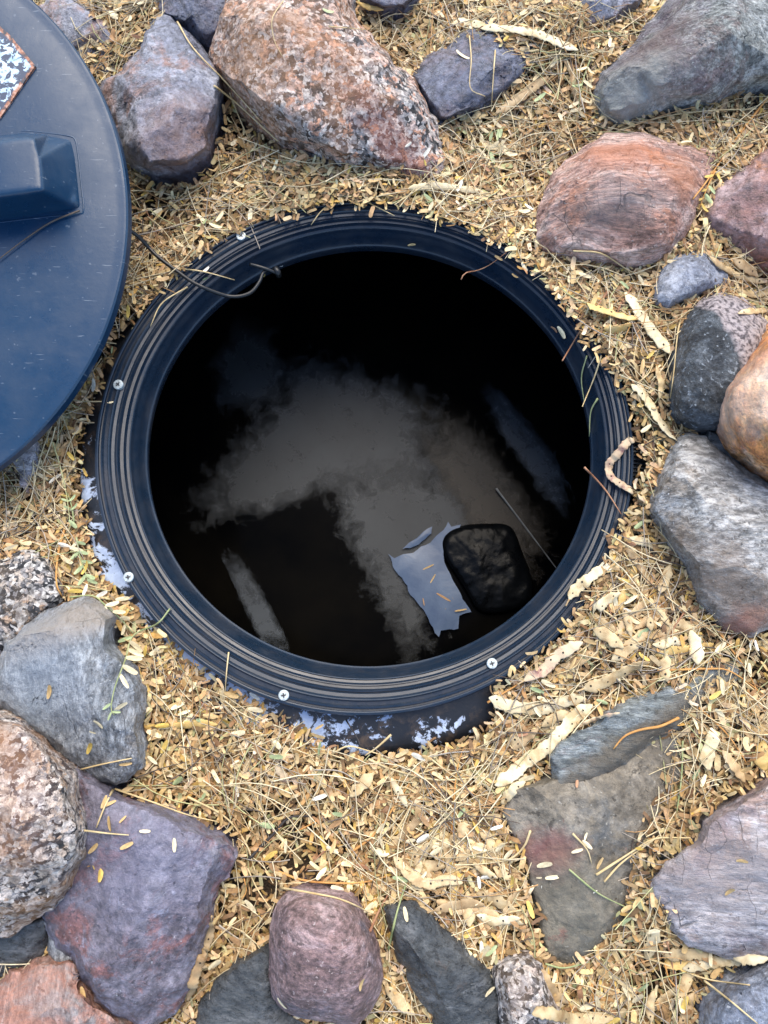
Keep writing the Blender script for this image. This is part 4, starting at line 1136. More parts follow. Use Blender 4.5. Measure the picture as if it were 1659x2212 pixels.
# height of the stones on a grid, so that no litter is wasted inside them
HG = np.full((GN, GM), -1.0)
for co in OUTL:
    i = ((co[:, 0] - GX0) / GS).astype(int); j = ((co[:, 1] - GY0) / GS).astype(int)
    ok = (i >= 0) & (i < GN) & (j >= 0) & (j < GM)
    np.maximum.at(HG, (i[ok], j[ok]), co[ok, 2])
occ = (HG > .012).astype(float)
for _ in range(14):
    occ = (occ + np.roll(occ, 1, 0) + np.roll(occ, -1, 0) + np.roll(occ, 1, 1) + np.roll(occ, -1, 1)) / 5
OCC = occ
HGs = HG.copy()
for di in (-1, 0, 1):                          # lowest neighbour: keeps litter snug against the stones
    for dj in (-1, 0, 1):
        HGs = np.minimum(HGs, np.roll(np.roll(HG, di, 0), dj, 1))
def stone_h(x, y, g=HGs):
    i = np.clip(((x - GX0) / GS).astype(int), 0, GN - 1); j = np.clip(((y - GY0) / GS).astype(int), 0, GM - 1)
    return g[i, j]

def scatter(n, x0=-.66, x1=.66, y0=-.52, y1=.98):
    x = rng.uniform(x0, x1, n); y = rng.uniform(y0, y1, n)
    u, v = pix(x, y, litter_z(x, y))
    keep = ~in_poly(u + rng.normal(0, 9, n), v + rng.normal(0, 9, n), BARE)
    keep &= ~in_poly(u + rng.normal(0, 10, n), v + rng.normal(0, 10, n), SLAB)
    z = litter_z(x, y)
    keep &= stone_h(x, y) < z + .012
    inside = (u > -60) & (u < 1720) & (v > -60) & (v < 2280)
    keep &= inside | (rng.random(n) < .45)
    x, y, z, u, v = x[keep], y[keep], z[keep], u[keep], v[keep]
    bare = np.zeros(len(x))
    for bu, bv, br in ((650, 1800, 75), (640, 1870, 60), (560, 1930, 60), (1600, 1440, 60), (1440, 1900, 40), (330, 470, 45), (250, 740, 40), (1420, 2120, 45), (270, 250, 30), (1350, 1720, 30), (520, 250, 40)):
        bare = np.maximum(bare, np.exp(-((u - bu) ** 2 + (v - bv) ** 2) / (2 * br * br)))
    kk = rng.random(len(x)) > bare * .8
    x, y, z, u, v = x[kk], y[kk], z[kk], u[kk], v[kk]
    over = rr_of(x, y) < 1.015
    z = np.where(over, np.maximum(z, .0325), z)
    return x, y, z, u, v, over

def leaf_cloud(n, smin, smax, layer, wmul=1.0, pal=PW, dark=0.0, spread=.28):
    x, y, z, u, v, over = scatter(n)
    m = len(x)
    L = rng.uniform(smin, smax, m)
    W = L * rng.uniform(.22, .35, m) * wmul
    dep = rng.random(m)
    z = z + np.where(over, dep * .004, layer[0] + dep * (layer[1] - layer[0]))
    R = rotm(rng.uniform(0, 2 * math.pi, m), rng.normal(0, spread, m), rng.normal(0, spread * 1.2, m))
    curl = rng.normal(0, .16, m); cup = rng.normal(.05, .22, m)
    T = np.repeat(LT[None], m, 0)
    T[:, :, 2] = curl[:, None] * (4 * T[:, :, 0] ** 2) + 0
    cupz = cup[:, None] * (np.abs(LT[:, 1])[None] * 2) * (W / L)[:, None]
    T[:, :, 2] += cupz
    bend = rng.normal(0, .12, m)
    T[:, :, 1] = T[:, :, 1] * (W / L)[:, None] + bend[:, None] * (4 * T[:, :, 0] ** 2) * .5
    T *= L[:, None, None]
    V = np.einsum('nij,nkj->nki', R, T) + np.stack([x, y, z], 1)[:, None, :]
    F = (LF[None] + (np.arange(m) * 10)[:, None, None]).reshape(-1, 3)
    ci = rng.choice(len(PC), m, p=pal)
    c = PC[ci] * rng.uniform(.72, 1.22, (m, 1)) * rng.uniform(.93, 1.07, (m, 3))
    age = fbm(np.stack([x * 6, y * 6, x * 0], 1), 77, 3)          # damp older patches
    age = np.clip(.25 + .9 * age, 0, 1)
    c = c * (1 - (.45 * age * (.4 + .6 * (1 - dep)) + dark)[:, None])  # deeper leaflets dimmed beyond age, painting shade into the gaps
    col = np.repeat(c, 10, 0)
    return V.reshape(-1, 3), F, col

parts = [leaf_cloud(95000, .0075, .0125, (-.012, .001), pal=np.array([.28, .16, .05, .25, .17, .05, .03, .01]), dark=.26),  # older brown leaflets, also painted darker as shade in the gaps
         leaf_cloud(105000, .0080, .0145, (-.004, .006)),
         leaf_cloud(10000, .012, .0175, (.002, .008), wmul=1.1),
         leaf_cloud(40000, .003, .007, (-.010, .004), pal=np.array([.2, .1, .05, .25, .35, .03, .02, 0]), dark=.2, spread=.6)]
off, VV, FF, CC = 0, [], [], []
for V, F, c in parts:
    VV.append(V); FF.append(F + off); CC.append(c); off += len(V)
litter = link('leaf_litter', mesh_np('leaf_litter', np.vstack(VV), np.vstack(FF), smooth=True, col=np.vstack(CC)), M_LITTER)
tag(litter, 'bed of tan and brown dry leaflets filling the ground between the rocks', 'leaf litter', kind='stuff')

# thin straw among it
def straw_cloud(n, lmin, lmax, rad, lift, seedcols):
    x, y, z, u, v, over = scatter(n)
    m = len(x); k = 6; s = 4
    L = rng.uniform(lmin, lmax, m); yaw = rng.uniform(0, 2 * math.pi, m); bend = rng.normal(0, .22, m)
    t = np.linspace(-.5, .5, k)
    px = t[None] * L[:, None]; py = bend[:, None] * L[:, None] * (4 * t[None] ** 2 - .5) * .5
    X = x[:, None] + px * np.cos(yaw)[:, None] - py * np.sin(yaw)[:, None]
    Y = y[:, None] + px * np.sin(yaw)[:, None] + py * np.cos(yaw)[:, None]
    lz = litter_z(X, Y)
    lz = np.where(rr_of(X, Y) < 1.015, np.maximum(lz, .031), lz)
    pitch = rng.normal(0, .10, m)
    Z = .35 * lz + .65 * lz.mean(axis=1, keepdims=True) + pitch[:, None] * t[None] * L[:, None] + (lift[0] + rng.random(m) * (lift[1] - lift[0]))[:, None]
    ok = (stone_h(X, Y) < Z + .02).all(axis=1) & (~in_poly(*pix(X.ravel(), Y.ravel(), lz.ravel()), BARE)).reshape(X.shape)[:, 1:-1].all(axis=1)
    ok &= ~in_poly(*pix(X.ravel(), Y.ravel(), lz.ravel()), SLAB).reshape(X.shape)[:, 1:-1].any(axis=1)
    X, Y, Z, yaw = X[ok], Y[ok], Z[ok], yaw[ok]; m = len(X)
    R = rng.uniform(rad[0], rad[1], m)
    V = np.empty((m, k, s, 3)); taper = np.linspace(1, .55, k)
    nx, ny = -np.sin(yaw), np.cos(yaw)
    for q in range(s):
        a = 2 * math.pi * q / s
        V[:, :, q, 0] = X + (nx * math.cos(a) * R)[:, None] * taper
        V[:, :, q, 1] = Y + (ny * math.cos(a) * R)[:, None] * taper
        V[:, :, q, 2] = Z + (math.sin(a) * R)[:, None] * taper
    f = []
    for i in range(k - 1):
        for q in range(s):
            q2 = (q + 1) % s; f.append((i * s + q, (i + 1) * s + q, (i + 1) * s + q2, i * s + q2))
    F = (np.array(f)[None] + (np.arange(m) * k * s)[:, None, None]).reshape(-1, 4)
    cols, w = np.array([c for c, _ in seedcols]), np.array([w for _, w in seedcols], float)
    c = cols[rng.choice(len(cols), m, p=w / w.sum())] * rng.uniform(.7, 1.2, (m, 1))
    return V.reshape(-1, 3), F, np.repeat(c, k * s, 0)
SC = [((.60, .49, .29), 5), ((.70, .60, .39), 4), ((.42, .25, .11), 2), ((.36, .31, .25), 2), ((.46, .45, .22), 1), ((.12, .09, .07), 1)]
parts = [straw_cloud(9500, .015, .045, (.00035, .00075), (-.004, .008), SC), straw_cloud(13000, .04, .13, (.0004, .0009), (.002, .013), SC)]
off, VV, FF, CC = 0, [], [], []
for V, F, c in parts:
    VV.append(V); FF.append(F + off); CC.append(c); off += len(V)
straw = link('straw_litter', mesh_np('straw_litter', np.vstack(VV), np.vstack(FF), col=np.vstack(CC)), M_LITTER)
tag(straw, 'thin dry leaf stalks strewn all through the leaflet bed', 'straw litter', kind='stuff')

# ------------------------------------------------------------------ single leaflets
def leaf_mesh(cup, curl, wid, seed):
    xs = np.linspace(0, 1, 9); V, F = [], []
    for i, x in enumerate(xs):
        w = wid * math.sin(math.pi * min(max(x, .0), 1)) ** .3 * .5 if 0 < i < 8 else wid * .20
        for k, s in enumerate((-1, -.5, 0, .5, 1)):
            V.append((x - .5, w * s, curl * (x - .5) ** 2 * 4 + cup * wid * (abs(s) ** 1.5) * .5 + .02 * (1 - abs(s))))
    for i in range(8):
        for k in range(4):
            a = i * 5 + k; F.append((a, a + 5, a + 6, a + 1))
    return mesh_np('leaflet', V, F)
LEAFM = [leaf_mesh(c, q, w, i) for i, (c, q, w) in enumerate(((.15, .04, .30), (-.2, .07, .34), (.35, -.05, .27), (.05, .12, .31)))]
LCOL = {'cream': (.70, .60, .38), 'tan': (.52, .36, .16), 'brown': (.34, .20, .09), 'green': (.36, .43, .22), 'yellow': (.62, .44, .11), 'white': (.76, .72, .60), 'rust': (.42, .22, .12)}
def var_mat(name, col, rough=.55):
    t = NT(name)
    oi = t.n('ShaderNodeObjectInfo')
    f = t.noise(t.coord(), 3.2, 3, .6)
    c = t.mix(1.0, col, t.ramp(f, [(.3, .68), (.7, 1.2)]), 'MULTIPLY')
    c = t.mix(1.0, c, t.ramp(oi.outputs['Random'], [(0, .75), (1, 1.18)]), 'MULTIPLY')
    return t.set(base=c, rough=rough, spec=.35)
LEAFMAT = {k: var_mat('leaflet_' + k, c) for k, c in LCOL.items()}
LEAFDATA = {}
def leaf_data(k, col):
    if (k, col) not in LEAFDATA:
        me = LEAFM[k].copy(); me.materials.clear(); me.materials.append(LEAFMAT[col]); LEAFDATA[(k, col)] = me
    return LEAFDATA[(k, col)]
def leaflet(u, v, deg, px, col, label, group, cat='leaflet', tilt=.12):
    loc, nor = surf(u, v)
    o = link('leaflet', leaf_data(random.randrange(4), col))
    q = nor.to_track_quat('Z', 'Y') if nor.z > .3 else Vector((0, 0, 1)).to_track_quat('Z', 'Y')
    # heading measured in the ground plane
    a = math.radians(deg)
    m = Vector((0, 0, 1)).rotation_difference(nor if nor.z > .2 else Vector((0, 0, 1))).to_matrix() @ Matrix.Rotation(a, 3, 'Z') @ Matrix.Rotation(random.gauss(0, tilt), 3, 'Y') @ Matrix.Rotation(random.gauss(0, tilt), 3, 'X')
    o.rotation_euler = m.to_euler()
    s = px * MPX * (CAM_H - loc.z) / CAM_H
    o.scale = (s, s, s)
    o.location = loc + (nor if nor.z > .2 else Vector((0, 0, 1))) * .0016
    return tag(o, label, cat, group)

ORD = ('first', 'second', 'third', 'fourth', 'fifth', 'sixth', 'seventh', 'eighth', 'ninth', 'tenth', 'eleventh', 'twelfth', 'thirteenth', 'fourteenth', 'fifteenth', 'sixteenth', 'seventeenth', 'eighteenth', 'nineteenth', 'twentieth', 'twenty first', 'twenty second', 'twenty third', 'twenty fourth', 'twenty fifth', 'twenty sixth')
for host, group, items in (
    ('dry leaflet lying on the big purple slab', 'leaflets on the purple slab', [(314, 1797, 0, 22, 'cream'), (276, 1826, 25, 30, 'tan'), (203, 1832, 45, 27, 'tan'), (377, 1825, 95, 27, 'cream'), (219, 1888, 105, 33, 'yellow'), (266, 1771, 48, 18, 'tan'), (239, 1779, 100, 30, 'tan'), (226, 1733, 75, 26, 'tan'), (238, 1737, 32, 26, 'tan'), (205, 1873, 120, 9, 'yellow'), (195, 1870, 20, 8, 'brown')]),
    ('dry leaflet lying on the blue grey block left of the riser', 'leaflets on the blue grey block', [(108, 1493, 82, 30, 'tan'), (213, 1562, 125, 26, 'cream'), (202, 1580, 155, 14, 'cream'), (196, 1613, 62, 30, 'yellow'), (260, 1524, 32, 30, 'cream'), (272, 1649, 5, 26, 'tan')]),
    ('yellowish leaflet lying on the salmon pink rock', None, [(181, 2149, 105, 34, 'tan')]),
    ('dry leaflet lying on the rounded plum boulder', 'leaflets on the plum boulder', [(612, 2165, 118, 30, 'cream'), (778, 2123, 80, 26, 'tan')]),
    ('dry leaflet lying on the dark slate rock at the bottom', 'leaflets on the dark slate', [(876, 1976, 100, 28, 'cream'), (1055, 2140, 20, 28, 'cream')]),
    ('leaflet lying on the pink granite boulder', 'leaflets on the pink granite', [(708, 27, 178, 28, 'green'), (920, 332, 52, 30, 'white'), (881, 313, 40, 18, 'white'), (918, 352, 110, 14, 'yellow')]),
    ('pale leaflet lying alone on the dark glossy blue slab', None, [(1000, 122, 150, 40, 'cream')]),
    ('leaflet lying on the olive muddy slab', 'leaflets on the muddy slab', [(1178, 1867, 15, 32, 'cream'), (1194, 1894, 12, 30, 'cream'), (1246, 1837, 18, 24, 'cream'), (1264, 1805, 70, 16, 'cream'), (1268, 1823, 140, 24, 'cream'), (1293, 1863, 62, 26, 'tan'), (1165, 1895, 10, 12, 'cream'), (1171, 1915, 80, 6, 'white'), (1284, 1925, 30, 10, 'white'), (1245, 1693, 75, 20, 'rust')]),
    ('dry leaflet lying on the grey and pinkish cracked rock', 'leaflets on the cracked rock', [(1601, 1857, 172, 24, 'tan'), (1576, 1923, 45, 24, 'tan'), (1560, 1570, 40, 20, 'tan')][:2]),
    ('leaflet lying on the black flange of the riser', 'leaflets on the riser flange', [(445, 584, 48, 20, 'white'), (443, 600, 20, 18, 'green'), (572, 594, 70, 14, 'yellow'), (606, 577, 12, 13, 'white'), (890, 527, 15, 20, 'tan'), (1077, 558, 145, 22, 'tan'), (1112, 598, 140, 18, 'tan'), (1200, 710, 130, 20, 'rust'), (1215, 718, 122, 34, 'cream'), (1217, 652, 170, 16, 'white'), (551, 1504, 150, 26, 'white'), (1210, 588, 60, 18, 'yellow'), (1360, 905, 60, 20, 'tan')]),
    ('dry leaflet lying on the worn collar below the riser flange', 'leaflets on the collar', [(929, 1609, 120, 20, 'tan'), (690, 1570, 30, 20, 'tan'), (265, 700, 80, 26, 'tan'), (243, 757, 85, 16, 'green'), (240, 870, 10, 14, 'cream')]),
    ('pale leaflet lying on the painted blue reflection in the water', 'leaflets on the blue reflection', []),
):
    order = sorted(items, key=lambda q: (q[1], q[0]))
    for u, v, a, L, c in items:
        lab = host
        if len(items) > 1:
            col = {'cream': 'cream', 'tan': 'tan', 'brown': 'brown', 'green': 'greenish', 'yellow': 'yellowish', 'white': 'whitish', 'rust': 'rusty'}[c]
            lab = col + ' ' + host.replace('dry ', '') + ', ' + ORD[order.index((u, v, a, L, c))] + ' from the top'
        leaflet(u, v, a, L, c, lab, group)

# bits on the painted blue reflection far down
for q_, (u, v, a, L, c) in enumerate(((958, 1290, 150, 34, 'brown'), (935, 1250, 60, 22, 'tan'), (995, 1318, 10, 26, 'tan'), (915, 1300, 100, 16, 'brown'), (925, 1225, 25, 26, 'tan'))):
    o = link('leaflet', leaf_data(0, c)); o.location = P(u, v, ZW + .0105); o.rotation_euler = (0, 0, math.radians(a)); s = L * (CAM_H - ZW) / FPX; o.scale = (s, s * .45, s)
    tag(o, ('longest brown', 'second highest tan', 'lowest tan', 'shortest brown', 'highest tan')[q_] + ' soaked leaflet lying on the painted blue reflection in the water', 'leaflet', 'leaflets on the blue reflection')

# the largest loose leaflets on top of the bed
u_ = rng.uniform(0, 1659, 2600); v_ = rng.uniform(0, 2212, 2600)
bare = in_poly(u_, v_, BARE)
cnt = 0
names = list(LCOL); wts = [.36, .26, .08, .09, .10, .09, .02]
for u, v, b in zip(u_, v_, bare):
    if b or cnt >= 230 or math.hypot(u + 387, v - 474) < 690: continue
    p = P(u, v, .012)
    if stone_h(np.array([p.x]), np.array([p.y]), HG)[0] > float(litter_z(p.x, p.y)) - .004: continue
    loc, nor = surf(u, v)
    if loc.z > .09 or nor.z < .6: continue
    c = random.choices(names, wts)[0]
    o = leaflet(u, v, random.uniform(0, 360), random.uniform(23, 34), c, 'larger loose leaflet on top of the leaflet bed', 'loose leaflets on top of the bed', tilt=.25)
    o.location.z += .005
    cnt += 1

# ------------------------------------------------------------------ seed pods
def pod_material(name, stops, seed):
    t = NT(name)
    oi = t.n('ShaderNodeObjectInfo')
    v = t.coord(loc=(seed, 0, 0))
    f = t.noise(v, 42, 5, .65)
    c = t.ramp(f, stops)
    g = t.noise(v, 120, 4, .7)
    c = t.mix(t.ramp(g, [(.62, 0.0), (.74, .75)]), c, (.24, .14, .06))
    c = t.mix(1.0, c, t.ramp(oi.outputs['Random'], [(0, .80), (1, 1.12)]), 'MULTIPLY')
    n = t.bump(t.noise(v, 260, 4, .7), .25, .001)
    return t.set(base=c, rough=.55, spec=.4, normal=n)
M_POD = pod_material('pod_tan', [(.36, (.34, .22, .10)), (.5, (.54, .41, .22)), (.64, (.64, .52, .31))], 1)
M_PODW = pod_material('pod_cream', [(.36, (.47, .35, .18)), (.5, (.66, .56, .35)), (.64, (.73, .65, .46))], 2)
M_PODY = pod_material('pod_yellow', [(.3, (.45, .28, .09)), (.5, (.60, .41, .14)), (.7, (.66, .50, .23))], 3)
M_PODP = pod_material('pod_pink', [(.34, (.34, .17, .14)), (.42, (.55, .40, .26)), (.6, (.66, .54, .35))], 4)
M_PODB = pod_material('pod_brown', [(.3, (.28, .17, .08)), (.5, (.44, .31, .16)), (.7, (.55, .42, .25))], 5)
PM = {'t': M_POD, 'w': M_PODW, 'y': M_PODY, 'p': M_PODP, 'b': M_PODB}
M_HOLE = plain('bore_hole', (.03, .02, .012), rough=.9)
HV = [(math.cos(k * math.pi / 5), math.sin(k * math.pi / 5) * .85, 0) for k in range(10)]
HOLE = mesh_np('bore_hole', HV + [(x, y, -.6) for x, y, _ in HV], [tuple(range(10))] + [(i, 10 + i, 10 + (i + 1) % 10, (i + 1) % 10) for i in range(10)], smooth=False)
HOLE.materials.append(M_HOLE)

def pod(label, w, kind, pts, holes=3, lift=None, group=None, roll=None):
    r = random.Random(len(label) * 13 + int(pts[0][0]))
    L_px = sum(math.dist(a, b) for a, b in zip(pts, pts[1:]))
    ns = max(1, round(L_px / (w * 1.25)))
    n = max(12, ns * 8 + 3)
    path = lay(pts, (r.uniform(.004, .009) if lift is None else lift), n, smooth=4)
    T = np.gradient(path, axis=0); T /= np.linalg.norm(T, axis=1, keepdims=True)
    rl = (r.gauss(0, .28) if roll is None else roll) + np.linspace(r.gauss(0, .25), r.gauss(0, .25), n)
    S = np.cross(T, [0, 0, 1.0]); S /= np.linalg.norm(S, axis=1, keepdims=True); U = np.cross(S, T)
    S2 = S * np.cos(rl)[:, None] + U * np.sin(rl)[:, None]; U2 = -S * np.sin(rl)[:, None] + U * np.cos(rl)[:, None]
    t = np.linspace(0, 1, n)
    ph = t * ns + r.uniform(-.05, .05)
    seed = np.abs(np.sin(math.pi * ph))
    wob = np.interp(t, np.linspace(0, 1, 6), [r.uniform(.88, 1.1) for _ in range(6)])
    end = np.clip(np.minimum(t / min(.3, 22 / L_px), (1 - t) / min(.3, 26 / L_px)), 0, 1) ** .75
    hw = w * MPX * .5 * (.76 + .22 * seed ** .9) * wob * (.12 + .88 * end)
    th = (.0008 + .0012 * seed ** 1.8) * (.4 + .6 * end)
    rim = .00055
    prof = [(-1, 0, 1), (-.86, .42, 1), (-.5, .80, 1), (0, 1.05, 1), (.5, .80, 1), (.86, .42, 1), (1, 0, 1), (.82, -.35, 1), (.3, -.9, 1), (-.3, -.9, 1), (-.82, -.35, 1)]
    k = len(prof)
    side = np.array([r.uniform(.85, 1.15) for _ in range(n)])
    wav = .0006 * np.sin(ph * math.pi * 2 + r.random() * 6) * r.uniform(.3, 1)
    V = []
    for (a, b, _) in prof:
        hh = hw * (side if a > 0 else (2 - side)) if abs(a) > .6 else hw
        V.append(path + S2 * (a * hh)[:, None] + U2 * (b * th + wav * abs(a))[:, None])
    V = np.stack(V, 1).reshape(-1, 3)
    F = []
    for i in range(n - 1):
        for q in range(k):
            q2 = (q + 1) % k; F.append((i * k + q, (i + 1) * k + q, (i + 1) * k + q2, i * k + q2))
    V = np.vstack([V, path[:1], path[-1:]])
    for q in range(k):
        q2 = (q + 1) % k; F.append((n * k, q, q2)); F.append((n * k + 1, (n - 1) * k + q2, (n - 1) * k + q))
    o0 = path.mean(axis=0)
    o = link('seed_pod', mesh_np('seed_pod', V - o0, F), PM[kind]); o.location = o0
    tag(o, label, 'seed pod', group)
    for s in r.sample(range(ns), min(holes, ns)):
        i = min(n - 1, max(0, int((s + .5) / ns * (n - 1))))
        h = link('bore_hole', HOLE, None, o)
        z = Vector(U2[i]); x = Vector(S2[i])
        c = Vector(path[i]) + x * r.uniform(-.25, .25) * hw[i] + z * (th[i] * 1.08 + .0002)
        h.location = c - Vector(o0)
        h.rotation_euler = z.to_track_quat('Z', 'Y').to_euler()
        s_ = r.uniform(.0008, .0013); h.scale = (s_, s_, .001)
    # short stalk at one end
    if L_px > 110 and r.random() < .6:
        d = path[0] - path[1]; d /= np.linalg.norm(d)
        pa = np.array([path[0] - d * .001, path[0] + d * .004, path[0] + d * .008 + [0, 0, .001]])
        Vs, Fs = tube_arrays(pa - o0, np.array([.0011, .0009, .0012]), 6)
        link('stalk', mesh_np('stalk', Vs, Fs), M_PODB, o)
    return o

